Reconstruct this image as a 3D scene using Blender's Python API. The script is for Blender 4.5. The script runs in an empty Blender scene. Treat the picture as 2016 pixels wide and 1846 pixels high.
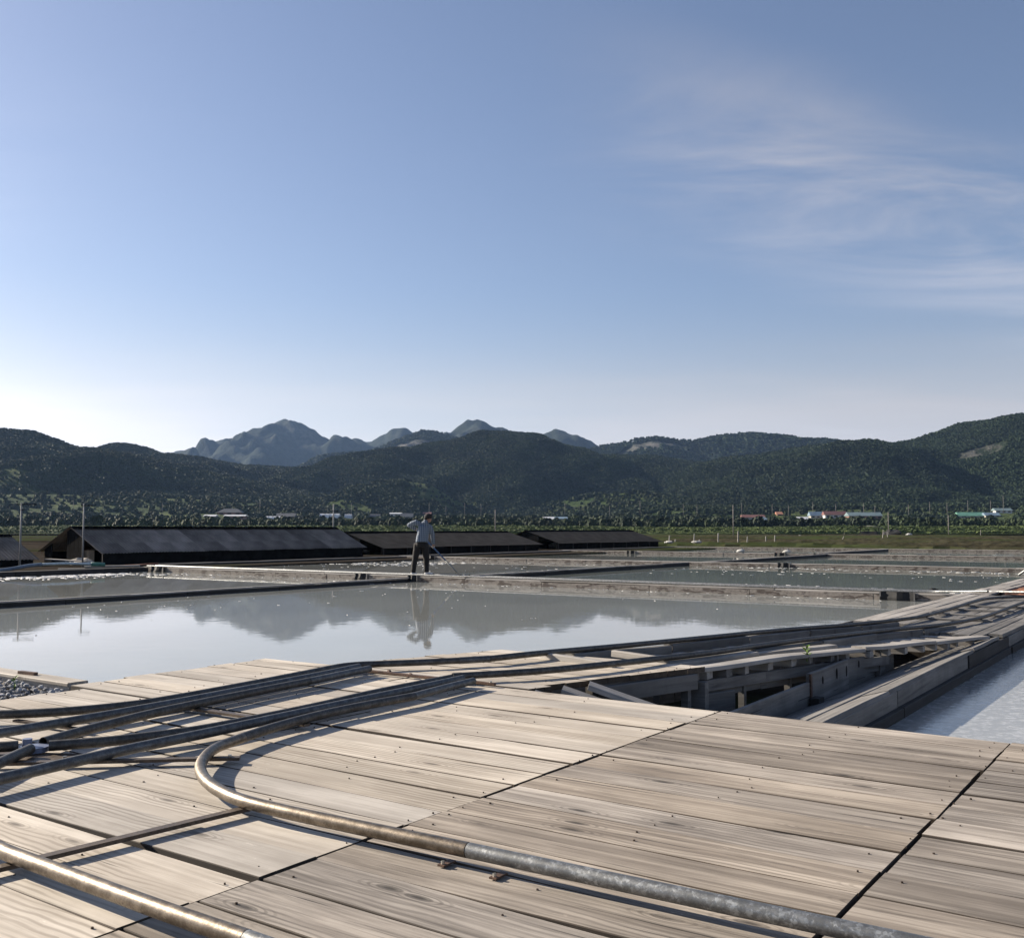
import bpy, bmesh, math, random
import numpy as np
from mathutils import Vector, Matrix

# ------------------------------------------------------------------ frame
# World axes follow the salt works: X along the deck boards, Y along the long dikes.
# Deck top is z = 0; the photographer stands at the origin, eye 0.92 m above the boards.
rng = random.Random(7)
nrng = np.random.default_rng(11)
SC = bpy.context.scene
COL = SC.collection
YAW = math.radians(35.0)
CY_, SY_ = math.cos(YAW), math.sin(YAW)
EYE = 0.92
FPX, HOR, CXP = 1991.0, 1042.0, 1008.0

def cw(X, Y):
    """view-aligned ground coordinates (right, forward) -> world"""
    return (CY_ * X - SY_ * Y, SY_ * X + CY_ * Y)

# ------------------------------------------------------------------ camera
cam_d = bpy.data.cameras.new('camera')
cam_d.sensor_width = 36.0
cam_d.lens = 36.0 * FPX / 2016.0
cam_d.clip_start = 0.05
cam_d.clip_end = 20000
cam = bpy.data.objects.new('camera', cam_d)
COL.objects.link(cam)
cam.location = (0, 0, EYE)
cam.rotation_euler = (math.radians(90) + math.atan((HOR - 923.0) / FPX), 0, YAW)
SC.camera = cam

# ------------------------------------------------------------------ sky, sun, exposure
SUN_AZ = -64.0          # degrees clockwise from the view direction
SUN_EL = 24.0
az_w = math.radians(SUN_AZ) - YAW                     # clockwise from +Y
sdir = Vector((math.sin(az_w) * math.cos(math.radians(SUN_EL)),
               math.cos(az_w) * math.cos(math.radians(SUN_EL)),
               math.sin(math.radians(SUN_EL))))
world = bpy.data.worlds.new('World')
SC.world = world
world.use_nodes = True
wt = world.node_tree
wt.nodes.clear()
def wn(t, **k):
    n = wt.nodes.new(t)
    for a, b in k.items():
        setattr(n, a, b)
    return n
sky = wn('ShaderNodeTexSky')
sky.sky_type = 'NISHITA'
sky.sun_disc = False
sky.sun_elevation = math.radians(SUN_EL)
sky.sun_rotation = az_w
sky.air_density = 1.0
sky.dust_density = 0.8
sky.ozone_density = 2.2
sky.altitude = 0
bg = wn('ShaderNodeBackground')
bg.inputs['Strength'].default_value = 0.054
wo = wn('ShaderNodeOutputWorld')
# cirrus: noise on the plane of the sky dome (direction / height)
tc = wn('ShaderNodeTexCoord')
sep = wn('ShaderNodeSeparateXYZ')
wt.links.new(tc.outputs['Generated'], sep.inputs[0])
def wmath(op, a, b=None, c=None):
    n = wn('ShaderNodeMath', operation=op)
    for i, v in enumerate((a, b, c)):
        if v is None:
            continue
        if isinstance(v, (int, float)):
            n.inputs[i].default_value = v
        else:
            wt.links.new(v, n.inputs[i])
    return n.outputs[0]
def wdot(vec):
    n = wn('ShaderNodeVectorMath', operation='DOT_PRODUCT')
    wt.links.new(tc.outputs['Generated'], n.inputs[0])
    n.inputs[1].default_value = vec
    return n.outputs['Value']
right = (CY_, SY_, 0.0)
fwd = (-SY_, CY_, 0.0)
dR, dF, dZ = wdot(right), wdot(fwd), sep.outputs['Z']
hz = wmath('MAXIMUM', dZ, 0.02)
den = wmath('ADD', hz, 0.10)
px = wmath('DIVIDE', dR, den)
py = wmath('DIVIDE', dF, den)
comb = wn('ShaderNodeCombineXYZ')
wt.links.new(px, comb.inputs[0]); wt.links.new(py, comb.inputs[1])
mp = wn('ShaderNodeMapping')
mp.inputs['Rotation'].default_value = (0, 0, math.radians(38))
mp.inputs['Scale'].default_value = (1.1, 2.3, 1)
mp.inputs['Location'].default_value = (0.35, 0.2, 0)
wt.links.new(comb.outputs[0], mp.inputs[0])
nz = wn('ShaderNodeTexNoise')
nz.inputs['Scale'].default_value = 1.0
nz.inputs['Detail'].default_value = 9
nz.inputs['Roughness'].default_value = 0.58
nz.inputs['Distortion'].default_value = 0.5
wt.links.new(mp.outputs[0], nz.inputs['Vector'])
nzb = wn('ShaderNodeTexNoise')
nzb.inputs['Scale'].default_value = 0.25
nzb.inputs['Detail'].default_value = 4
wt.links.new(mp.outputs[0], nzb.inputs['Vector'])
def wramp(v, a, b):
    n = wn('ShaderNodeMapRange', interpolation_type='SMOOTHSTEP')
    n.inputs['From Min'].default_value = a
    n.inputs['From Max'].default_value = b
    wt.links.new(v, n.inputs['Value'])
    return n.outputs[0]
wisp = wramp(nz.outputs['Fac'], 0.36, 0.74)
# one loose sheet of cirrus stands in the sky to the right of the view, 8 to 26 degrees up
slope = wmath('DIVIDE', dZ, wmath('MAXIMUM', dF, 0.05))       # tan of height ahead
side = wmath('DIVIDE', dR, wmath('MAXIMUM', dF, 0.05))
# band centre falls from upper left to lower right
bandc = wmath('MULTIPLY_ADD', side, -0.27, 0.435)
bd = wmath('ABSOLUTE', wmath('SUBTRACT', slope, bandc))
band = wmath('SUBTRACT', 1.0, wramp(bd, 0.0, 0.15))
sidem = wramp(side, 0.0, 0.30)
cir = wmath('MULTIPLY', wmath('MULTIPLY', band, sidem), wisp)
cir = wmath('MULTIPLY', cir, 0.75)
thin = wmath('MULTIPLY', wmath('MULTIPLY', wisp, wramp(nzb.outputs['Fac'], 0.5, 0.75)), 0.12)
# thin veil low over the horizon all round
veil = wmath('SUBTRACT', 1.0, wramp(dZ, 0.03, 0.24))
veil = wmath('MULTIPLY', veil, wmath('MULTIPLY_ADD', wramp(nzb.outputs['Fac'], 0.35, 0.68), 0.34, 0.40))
veilf = wmath('MINIMUM', wmath('MULTIPLY', veil, 2.0), 0.92)
cirf = wmath('MINIMUM', wmath('MULTIPLY', wmath('ADD', cir, thin), 1.15), 0.8)
mixc = wn('ShaderNodeMix', data_type='RGBA')
wt.links.new(veilf, mixc.inputs['Factor'])
tint = wn('ShaderNodeMix', data_type='RGBA', blend_type='MULTIPLY')
tint.inputs['Factor'].default_value = 1.0
tint.inputs['B'].default_value = (1.05, 1.0, 1.07, 1)
wt.links.new(sky.outputs[0], tint.inputs['A'])
hsv = wn('ShaderNodeHueSaturation')
hsv.inputs['Saturation'].default_value = 0.92
wt.links.new(tint.outputs['Result'], hsv.inputs['Color'])
wt.links.new(hsv.outputs[0], mixc.inputs['A'])
bw = wn('ShaderNodeRGBToBW')
wt.links.new(sky.outputs[0], bw.inputs[0])
cl = wn('ShaderNodeMix', data_type='RGBA', blend_type='MULTIPLY')
cl.inputs['Factor'].default_value = 1.0
cl.inputs['A'].default_value = (1.36, 1.33, 1.37, 1)
wt.links.new(bw.outputs[0], cl.inputs['B'])
wt.links.new(cl.outputs['Result'], mixc.inputs['B'])
cl2 = wn('ShaderNodeMix', data_type='RGBA', blend_type='MULTIPLY')
cl2.inputs['Factor'].default_value = 1.0
cl2.inputs['A'].default_value = (2.15, 2.12, 2.30, 1)
wt.links.new(bw.outputs[0], cl2.inputs['B'])
mix2 = wn('ShaderNodeMix', data_type='RGBA')
wt.links.new(cirf, mix2.inputs['Factor'])
wt.links.new(mixc.outputs['Result'], mix2.inputs['A'])
wt.links.new(cl2.outputs['Result'], mix2.inputs['B'])
wt.links.new(mix2.outputs['Result'], bg.inputs['Color'])
wt.links.new(bg.outputs[0], wo.inputs[0])

sun_d = bpy.data.lights.new('sun', 'SUN')
sun_d.energy = 5.0
sun_d.angle = math.radians(0.6)
sun_d.color = (1.0, 0.89, 0.74)
sun = bpy.data.objects.new('sun', sun_d)
COL.objects.link(sun)
sun.rotation_euler = sdir.to_track_quat('Z', 'Y').to_euler()
sun.location = (-60, -20, 60)

SC.render.engine = 'CYCLES'
SC.cycles.caustics_reflective = False
SC.cycles.caustics_refractive = False
vs = SC.view_settings
vs.view_transform = 'Standard'
vs.look = 'None'
vs.gamma = 1.0
vs.use_curve_mapping = False
vs.exposure = 1.15

# ------------------------------------------------------------------ materials
def newmat(name):
    m = bpy.data.materials.new(name)
    m.use_nodes = True
    nt = m.node_tree
    nt.nodes.clear()
    out = nt.nodes.new('ShaderNodeOutputMaterial')
    b = nt.nodes.new('ShaderNodeBsdfPrincipled')
    nt.links.new(b.outputs[0], out.inputs[0])
    return m, nt, b

class NB:
    """small node helper"""
    def __init__(s, nt): s.nt = nt
    def n(s, t, **k):
        x = s.nt.nodes.new(t)
        for a, b in k.items(): setattr(x, a, b)
        return x
    def put(s, sock, v):
        if v is None: return
        if hasattr(v, 'is_output'): s.nt.links.new(v, sock)
        else: sock.default_value = v
    def math(s, op, a, b=None, c=None, clamp=False):
        x = s.n('ShaderNodeMath', operation=op); x.use_clamp = clamp
        for i, v in enumerate((a, b, c)): s.put(x.inputs[i], v)
        return x.outputs[0]
    def vmath(s, op, a, b=None):
        x = s.n('ShaderNodeVectorMath', operation=op)
        s.put(x.inputs[0], a); s.put(x.inputs[1], b)
        return x.outputs[0]
    def noise(s, vec, scale, detail=4, rough=0.55, dist=0.0):
        x = s.n('ShaderNodeTexNoise')
        s.put(x.inputs['Vector'], vec)
        x.inputs['Scale'].default_value = scale; x.inputs['Detail'].default_value = detail
        x.inputs['Roughness'].default_value = rough; x.inputs['Distortion'].default_value = dist
        return x.outputs['Fac']
    def mapr(s, v, a, b, c=0.0, d=1.0, smooth=True):
        x = s.n('ShaderNodeMapRange')
        if smooth: x.interpolation_type = 'SMOOTHSTEP'
        s.put(x.inputs['Value'], v)
        for k, q in (('From Min', a), ('From Max', b), ('To Min', c), ('To Max', d)): x.inputs[k].default_value = q
        return x.outputs[0]
    def mix(s, f, a, b, mode='MIX'):
        x = s.n('ShaderNodeMix', data_type='RGBA', blend_type=mode)
        s.put(x.inputs['Factor'], f)
        s.put(x.inputs['A'], a if hasattr(a, 'is_output') else tuple(a) + (1,))
        s.put(x.inputs['B'], b if hasattr(b, 'is_output') else tuple(b) + (1,))
        return x.outputs['Result']
    def scale(s, vec, sc):
        return s.vmath('MULTIPLY', vec, sc)
    def bump(s, h, strength, dist=0.01):
        x = s.n('ShaderNodeBump'); x.inputs['Strength'].default_value = strength; x.inputs['Distance'].default_value = dist
        s.put(x.inputs['Height'], h)
        return x.outputs[0]
    def tex(s, which='Object'):
        return s.n('ShaderNodeTexCoord').outputs[which]
    def pos(s):
        return s.n('ShaderNodeNewGeometry').outputs['Position']
    def rand(s):
        return s.n('ShaderNodeObjectInfo').outputs['Random']

def wood(name, light, mid, dark, streak=0.5, ring=0.35, knot=1.0, rough=0.72, bump=0.35, var=0.22):
    m, nt, b = newmat(name)
    k = NB(nt)
    r = k.rand()
    off = k.n('ShaderNodeCombineXYZ')
    k.put(off.inputs[0], k.math('MULTIPLY', r, 61.0)); k.put(off.inputs[1], k.math('MULTIPLY', r, 23.0)); k.put(off.inputs[2], k.math('MULTIPLY', r, 17.0))
    v = k.vmath('ADD', k.tex(), off.outputs[0])
    fine = k.noise(k.scale(v, (2.2, 95, 60)), 1.0, 6, 0.68)
    med = k.noise(k.scale(v, (1.0, 24, 20)), 1.0, 4, 0.6, 0.4)
    broad = k.noise(k.scale(v, (1.1, 4.5, 4)), 1.0, 3, 0.5)
    wv = k.n('ShaderNodeTexWave', wave_type='BANDS', bands_direction='Y')
    k.put(wv.inputs['Vector'], k.vmath('ADD', k.scale(v, (0.42, 1.0, 1.0)), k.n('ShaderNodeCombineXYZ').outputs[0]))
    wv.inputs['Scale'].default_value = 13.0; wv.inputs['Distortion'].default_value = 7.5
    wv.inputs['Detail'].default_value = 2.0; wv.inputs['Detail Scale'].default_value = 0.55
    rings = k.mapr(wv.outputs['Fac'], 0.35, 1.0)
    cst = k.noise(k.scale(v, (0.5, 11, 9)), 1.0, 4, 0.6, 0.5)
    c = k.mix(k.mapr(k.math('ADD', k.math('MULTIPLY', med, 0.6), k.math('MULTIPLY', cst, 0.4)), 0.40, 0.61), mid, light)
    c = k.mix(k.math('MULTIPLY', k.mapr(fine, 0.52, 0.78), streak), c, dark)
    c = k.mix(k.math('MULTIPLY', rings, k.math('MULTIPLY', k.mapr(broad, 0.42, 0.62), ring)), c, dark)
    st = k.mapr(k.noise(k.scale(v, (0.9, 15, 12)), 1.0, 5, 0.62, 0.6), 0.56, 0.76)
    c = k.mix(k.math('MULTIPLY', st, streak * 0.9), c, dark)
    vo = k.n('ShaderNodeTexVoronoi', feature='F1', voronoi_dimensions='2D')
    k.put(vo.inputs['Vector'], k.vmath('ADD', k.scale(v, (1.5, 5.0, 0.0)), (3.3, 1.7, 0)))
    vo.inputs['Scale'].default_value = 1.0
    ringk = k.math('MULTIPLY', k.mapr(vo.outputs['Distance'], 0.10, 0.22, 1.0, 0.0), k.mapr(k.math('SINE', k.math('MULTIPLY', vo.outputs['Distance'], 130.0)), -0.2, 0.9))
    c = k.mix(k.math('MULTIPLY', k.math('MULTIPLY', ringk, k.mapr(broad, 0.46, 0.54)), 0.45 * knot), c, dark)
    kn = k.math('MULTIPLY', k.mapr(vo.outputs['Distance'], 0.02, 0.085, 1.0, 0.0), 0.85 * knot)
    knp = k.math('MULTIPLY', kn, k.mapr(broad, 0.48, 0.56))
    c = k.mix(knp, c, tuple(x * 0.42 for x in dark))
    wp = k.pos()
    stn = k.mapr(k.noise(k.scale(wp, (1.0, 1.6, 1.0)), 1.3, 5, 0.62), 0.36, 0.66)
    c = k.mix(k.math('MULTIPLY', k.math('SUBTRACT', 1.0, stn), 0.34), c, tuple(x * 0.8 for x in dark))
    scf = k.mapr(k.noise(k.scale(v, (5.0, 16, 5)), 1.0, 6, 0.75), 0.64, 0.72)
    c = k.mix(k.math('MULTIPLY', scf, 0.55), c, tuple(min(1.0, x * 1.3) for x in light))
    crk = k.mapr(k.noise(k.scale(v, (0.9, 44, 30)), 1.0, 3, 0.5), 0.695, 0.715)
    c = k.mix(k.math('MULTIPLY', crk, 0.8), c, tuple(x * 0.3 for x in dark))
    # per board tone
    hv = k.n('ShaderNodeHueSaturation')
    k.put(hv.inputs['Value'], k.mapr(r, 0, 1, 1.0 - var, 1.0 + var * 0.6, False))
    k.put(hv.inputs['Saturation'], k.mapr(k.math('FRACT', k.math('MULTIPLY', r, 7.3)), 0, 1, 0.8, 1.15, False))
    k.put(hv.inputs['Color'], c)
    k.put(b.inputs['Base Color'], hv.outputs[0])
    b.inputs['Roughness'].default_value = rough
    b.inputs['Specular IOR Level'].default_value = 0.35
    h = k.math('ADD', k.math('MULTIPLY', fine, 0.7), k.math('SUBTRACT', k.math('MULTIPLY', med, 0.6), k.math('MULTIPLY', knp, 0.5)))
    k.put(b.inputs['Normal'], k.bump(h, bump, 0.004))
    return m

M = {}
M['wood_warm'] = wood('weathered_pine', (0.63, 0.57, 0.485), (0.48, 0.425, 0.355), (0.21, 0.175, 0.137), 0.5, 0.6)
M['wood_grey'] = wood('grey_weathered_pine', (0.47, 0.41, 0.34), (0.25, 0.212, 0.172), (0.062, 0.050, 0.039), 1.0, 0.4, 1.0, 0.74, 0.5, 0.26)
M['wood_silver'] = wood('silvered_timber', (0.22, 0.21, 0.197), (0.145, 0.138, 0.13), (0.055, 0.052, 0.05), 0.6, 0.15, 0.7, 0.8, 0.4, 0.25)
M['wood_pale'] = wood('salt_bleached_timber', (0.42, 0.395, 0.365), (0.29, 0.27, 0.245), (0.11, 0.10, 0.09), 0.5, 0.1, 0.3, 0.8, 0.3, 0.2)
M['wood_dark'] = wood('dark_timber', (0.045, 0.042, 0.04), (0.028, 0.026, 0.025), (0.012, 0.011, 0.01), 0.5, 0.1, 0.3, 0.8, 0.3, 0.2)  # near black; on dikes along Y it holds the shade of the unlit sides

M['edge'] = wood('dark_board_edge', (0.10, 0.078, 0.058), (0.065, 0.05, 0.037), (0.03, 0.023, 0.017), 0.5, 0.1, 0.2, 0.85, 0.4, 0.2)  # darker brown on every face of a deck board but the top

def simple(name, col, rough=0.7, metal=0.0, spec=0.4, nscale=8.0, namp=0.25, bump=0.0, bscale=40.0, var=0.0):
    m, nt, b = newmat(name)
    k = NB(nt)
    v = k.tex()
    n = k.noise(v, nscale, 5, 0.6)
    c = k.mix(k.mapr(n, 0.3, 0.7), tuple(x * (1 - namp) for x in col), tuple(min(1, x * (1 + namp)) for x in col))
    if var:
        hs = k.n('ShaderNodeHueSaturation'); k.put(hs.inputs['Color'], c); k.put(hs.inputs['Value'], k.mapr(k.rand(), 0, 1, 1 - var, 1 + var, False)); c = hs.outputs[0]
    k.put(b.inputs['Base Color'], c)
    b.inputs['Roughness'].default_value = rough
    b.inputs['Metallic'].default_value = metal
    b.inputs['Specular IOR Level'].default_value = spec
    if bump: k.put(b.inputs['Normal'], k.bump(k.noise(v, bscale, 4, 0.6), bump, 0.01))
    return m

def steel(name, base, dark, rough, metal=0.85, spangle=None, band=None):
    m, nt, b = newmat(name)
    k = NB(nt)
    v = k.tex()
    n = k.noise(v, 26.0, 6, 0.7); n2 = k.noise(v, 160.0, 3, 0.6); n3 = k.noise(v, 4.0, 3, 0.5)
    c = k.mix(k.mapr(n, 0.35, 0.7), dark, base)
    c = k.mix(k.math('MULTIPLY', k.mapr(n2, 0.45, 0.75), 0.5), c, tuple(x * 0.55 for x in dark))
    if spangle:
        vo = k.n('ShaderNodeTexVoronoi', feature='F1')
        k.put(vo.inputs['Vector'], v); vo.inputs['Scale'].default_value = 130.0
        sp = k.n('ShaderNodeSeparateColor'); nt.links.new(vo.outputs['Color'], sp.inputs[0])
        f = k.math('MULTIPLY', k.mapr(sp.outputs[0], 0.35, 1.0), k.mapr(n, 0.42, 0.6))
        c = k.mix(f, c, spangle)
    k.put(b.inputs['Base Color'], c)
    b.inputs['Metallic'].default_value = metal
    k.put(b.inputs['Roughness'], k.math('ADD', k.mapr(n2, 0.3, 0.8, rough - 0.06, rough + 0.14), k.mapr(n3, 0.4, 0.7, 0.0, 0.08)))
    k.put(b.inputs['Normal'], k.bump(n2, 0.18, 0.002))
    return m
M['bronze'] = steel('polished_brown_steel', (0.25, 0.212, 0.168), (0.12, 0.098, 0.074), 0.40, 0.85)
M['galv'] = steel('galvanised_steel', (0.24, 0.245, 0.245), (0.15, 0.155, 0.155), 0.45, 0.7, spangle=(0.37, 0.385, 0.385))
M['pipe_dark'] = steel('dull_steel_pipe', (0.13, 0.125, 0.115), (0.065, 0.06, 0.055), 0.5, 0.6)
M['pipe_grey'] = steel('grey_steel_pipe', (0.17, 0.175, 0.175), (0.09, 0.09, 0.09), 0.48, 0.65)
M['rust'] = steel('rusty_flat_bar', (0.16, 0.095, 0.065), (0.07, 0.042, 0.03), 0.6, 0.35)
M['tie'] = steel('brown_flat_bar', (0.15, 0.115, 0.085), (0.085, 0.065, 0.05), 0.5, 0.5)
M['nail'] = simple('rusty_nail', (0.045, 0.03, 0.022), 0.7, 0.3)
M['bolt_blue'] = simple('blue_painted_steel', (0.16, 0.19, 0.28), 0.45, 0.3, 0.5, 30, 0.2)
M['zinc'] = simple('zinc_bolt', (0.5, 0.5, 0.47), 0.35, 0.9)
M['rubber'] = simple('black_rubber_sheet', (0.018, 0.018, 0.019), 0.75, 0, 0.3, 12, 0.3)
M['roof_sheet'] = simple('dark_grey_corrugated_sheet', (0.21, 0.182, 0.155), 0.9, 0.0, 0.04, 0.9, 0.35, 0, 40, 0.3)
M['roof_tarp'] = simple('black_shade_net', (0.045, 0.042, 0.039), 0.95, 0.0, 0.03, 1.2, 0.25, 0.3, 20)
M['shed_dark'] = simple('dark_shaded_boarding', (0.010, 0.010, 0.010), 0.95, 0, 0.02, 3, 0.4)  # shadow on shed fronts and in the gables is put into this near-black
M['concrete'] = simple('pale_concrete', (0.42, 0.38, 0.32), 0.85, 0, 0.3, 4, 0.2)
M['pole'] = simple('grey_galvanised_pole', (0.20, 0.205, 0.21), 0.7, 0.0, 0.4, 6, 0.15)
M['pole_wood'] = simple('grey_utility_pole', (0.22, 0.20, 0.18), 0.8)
M['sack'] = simple('white_woven_sack', (0.40, 0.40, 0.39), 0.8, 0, 0.2, 5, 0.3, 0.6, 12)
M['sack_yellow'] = simple('yellow_bundle', (0.36, 0.22, 0.05), 0.75)
M['hose'] = simple('blue_grey_hose', (0.11, 0.15, 0.20), 0.5, 0, 0.5)
M['hose_pale'] = simple('pale_blue_pipe', (0.34, 0.42, 0.47), 0.45)
M['hose_green'] = simple('green_joint', (0.05, 0.16, 0.13), 0.5)
M['brickred'] = simple('red_brick_board', (0.30, 0.14, 0.09), 0.85)
M['gravel'] = simple('blue_grey_gravel', (0.26, 0.265, 0.28), 0.85, 0, 0.3, 10, 0.5)
M['leaf'] = simple('weed_leaf', (0.12, 0.20, 0.03), 0.6, 0, 0.4, 20, 0.2)
M['debris'] = simple('dry_red_brown_litter', (0.15, 0.07, 0.045), 0.9, 0, 0.2, 9, 0.55, 0.8, 12)

def dike_face():
    m, nt, b = newmat('salt_stained_dike_board')
    k = NB(nt)
    v = k.vmath('ADD', k.tex(), k.pos())
    n = k.noise(k.scale(v, (1.0, 1.0, 3.0)), 1.9, 6, 0.62, 0.6)
    n2 = k.noise(v, 9.0, 5, 0.65)
    c = k.mix(k.mapr(n2, 0.3, 0.7), (0.17, 0.148, 0.130), (0.25, 0.222, 0.196))
    c = k.mix(k.mapr(n, 0.50, 0.56), c, (0.070, 0.062, 0.056))
    c = k.mix(k.mapr(n, 0.545, 0.552, 0, 0.6), c, (0.085, 0.06, 0.05))
    k.put(b.inputs['Base Color'], c)
    b.inputs['Roughness'].default_value = 0.8
    k.put(b.inputs['Normal'], k.bump(n, 0.5, 0.02))
    return m
M['dike'] = dike_face()

def mud(name, a, bcol, sc):
    m, nt, b = newmat(name)
    k = NB(nt)
    v = k.pos()
    n = k.noise(k.scale(v, (1, 1.0, 1)), sc, 6, 0.65)
    n2 = k.noise(k.scale(v, (0.012, 0.09, 1)), 1.0, 4, 0.6)
    c = k.mix(k.mapr(n, 0.35, 0.65), a, bcol)
    c = k.mix(k.mapr(n2, 0.52, 0.62, 0, 0.75), c, tuple(x * 0.5 for x in a))
    n3 = k.noise(k.scale(v, (0.03, 0.06, 1)), 1.0, 5, 0.7)
    c = k.mix(k.mapr(n3, 0.44, 0.6, 0, 0.75), c, (0.040, 0.055, 0.020))
    k.put(b.inputs['Base Color'], c)
    b.inputs['Roughness'].default_value = 1.0
    b.inputs['Specular IOR Level'].default_value = 0.0
    k.put(b.inputs['Normal'], k.bump(n, 0.4, 0.05))
    return m
M['mud'] = mud('brown_mud', (0.030, 0.025, 0.020), (0.056, 0.047, 0.037), 0.8)
M['wetmud'] = mud('dark_wet_mud', (0.03, 0.026, 0.022), (0.05, 0.043, 0.037), 3.0)

M['bund'] = mud('dark_earth_bund', (0.028, 0.026, 0.018), (0.06, 0.055, 0.035), 1.5)

def water(name, col, rip=0.02, rough=0.03, scale=2.0, ior=1.33, mott=None):
    m, nt, b = newmat(name)
    k = NB(nt)
    v = k.pos()
    n = k.noise(v, 0.35, 4, 0.6)
    c = k.mix(k.mapr(n, 0.35, 0.65), tuple(x * 0.93 for x in col), tuple(x * 1.07 for x in col))
    if mott:
        q = k.noise(k.scale(v, (1.0, 1.0, 1)), 16.0, 6, 0.72, 0.3)
        c = k.mix(k.mapr(q, 0.46, 0.66), c, mott)
    k.put(b.inputs['Base Color'], c)
    b.inputs['Roughness'].default_value = rough
    b.inputs['IOR'].default_value = ior
    b.inputs['Specular IOR Level'].default_value = 0.5
    w = k.math('ADD', k.noise(k.scale(v, (1, 1, 1)), scale, 3, 0.5), k.math('MULTIPLY', k.noise(v, scale * 5, 2, 0.5), 0.25))
    k.put(b.inputs['Normal'], k.bump(w, rip, 0.05))
    return m
M['brine'] = water('milky_brine', (0.25, 0.262, 0.252), 0.012, 0.02, 3.0)
M['brine_dark'] = water('greenish_brine', (0.165, 0.185, 0.172), 0.012, 0.03, 2.0)
M['brine_salt'] = water('brine_over_salt_bed', (0.27, 0.272, 0.262), 0.04, 0.06, 14.0, 1.33, (0.46, 0.46, 0.445))
M['salt'] = simple('white_salt_crust', (0.52, 0.52, 0.52), 0.7, 0, 0.3, 20, 0.12)

def foliage(name, a, bcol, rough=0.75):
    m, nt, b = newmat(name)
    k = NB(nt)
    r = k.rand()
    big = k.noise(k.scale(k.pos(), (0.014, 0.014, 0.02)), 1.0, 4, 0.65)
    f = k.math('ADD', k.math('MULTIPLY', r, 0.4), k.math('MULTIPLY', k.mapr(big, 0.35, 0.65), 0.65))
    c = k.mix(k.mapr(f, 0.1, 1.0), a, bcol)
    k.put(b.inputs['Base Color'], c)
    b.inputs['Roughness'].default_value = rough
    b.inputs['Specular IOR Level'].default_value = 0.2
    return m
M['forest'] = foliage('forest_leaves', (0.014, 0.027, 0.013), (0.026, 0.046, 0.018))
M['hedge'] = foliage('hedge_leaves', (0.012, 0.022, 0.010), (0.040, 0.060, 0.021))
M['grass'] = foliage('meadow_grass', (0.045, 0.068, 0.018), (0.095, 0.125, 0.038))

def terrain_mat(name, forest_a, forest_b, field=True):
    m, nt, b = newmat(name)
    k = NB(nt)
    v = k.pos()
    n = k.noise(v, 0.05, 6, 0.7)
    c = k.mix(k.mapr(n, 0.35, 0.65), forest_a, forest_b)
    if field:
        at = k.n('ShaderNodeAttribute', attribute_name='field').outputs['Fac']
        f1 = k.noise(v, 0.018, 3, 0.5); f2 = k.noise(v, 0.25, 5, 0.7)
        g = k.mix(k.mapr(f1, 0.4, 0.6), (0.032, 0.055, 0.015), (0.075, 0.098, 0.032))
        g = k.mix(k.mapr(f2, 0.45, 0.7, 0, 0.7), g, (0.03, 0.045, 0.014))
        c = k.mix(at, c, g)
    rk = k.n('ShaderNodeAttribute', attribute_name='rock').outputs['Fac']
    rn = k.noise(k.scale(v, (0.05, 0.05, 0.02)), 1.0, 5, 0.7)
    c = k.mix(k.math('MULTIPLY', rk, k.mapr(rn, 0.42, 0.55)), c, (0.13, 0.124, 0.113))
    k.put(b.inputs['Base Color'], c)
    b.inputs['Roughness'].default_value = 0.95
    b.inputs['Specular IOR Level'].default_value = 0.1
    k.put(b.inputs['Normal'], k.bump(k.noise(v, 0.12, 5, 0.7), 1.0, 6.0))
    return m
M['hill'] = terrain_mat('wooded_slope', (0.010, 0.018, 0.010), (0.022, 0.032, 0.016))
M['mount'] = terrain_mat('far_wooded_mountain', (0.010, 0.018, 0.014), (0.022, 0.031, 0.022), False)

# ------------------------------------------------------------------ mesh helpers
def tag(o, label=None, cat=None, group=None, kind=None):
    if label: o['label'] = label
    if cat: o['category'] = cat
    if group: o['group'] = group
    if kind: o['kind'] = kind
    return o

def empty(name, loc, label=None, cat=None, group=None, kind=None):
    o = bpy.data.objects.new(name, None)
    o.empty_display_size = 0.1
    o.location = loc
    COL.objects.link(o)
    return tag(o, label, cat, group, kind)

def link(o, parent=None, mw=None):
    """link o with world matrix mw, parented (parents are never rotated unless stated)"""
    COL.objects.link(o)
    if mw is not None: o.matrix_basis = mw
    if parent is not None:
        o.parent = parent
        p = parent
        inv = Matrix.Identity(4)
        chain = []
        while p is not None:
            chain.append(p.matrix_basis.copy()); p = p.parent
        w = Matrix.Identity(4)
        for c in reversed(chain): w = w @ c
        if mw is not None: o.matrix_basis = w.inverted() @ mw
    return o

def mesh(name, verts, faces, mats, smooth=False, fm=None):
    me = bpy.data.meshes.new(name)
    me.from_pydata([tuple(v) for v in verts], [], faces)
    if not isinstance(mats, (list, tuple)): mats = [mats]
    for m in mats: me.materials.append(m)
    if smooth: me.polygons.foreach_set('use_smooth', [True] * len(me.polygons))
    if fm is not None: me.polygons.foreach_set('material_index', fm)
    me.update()
    return me

def obj(name, verts, faces, mats, parent=None, smooth=False, fm=None, origin=None):
    """mesh object from world-space vertices, origin at given point"""
    vs_ = [Vector(v) for v in verts]
    if origin is None:
        lo = Vector((min(v.x for v in vs_), min(v.y for v in vs_), min(v.z for v in vs_)))
        hi = Vector((max(v.x for v in vs_), max(v.y for v in vs_), max(v.z for v in vs_)))
        origin = Vector(((lo.x + hi.x) / 2, (lo.y + hi.y) / 2, lo.z))
    origin = Vector(origin)
    me = mesh(name, [v - origin for v in vs_], faces, mats, smooth, fm)
    o = bpy.data.objects.new(name, me)
    return link(o, parent, Matrix.Translation(origin))

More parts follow.
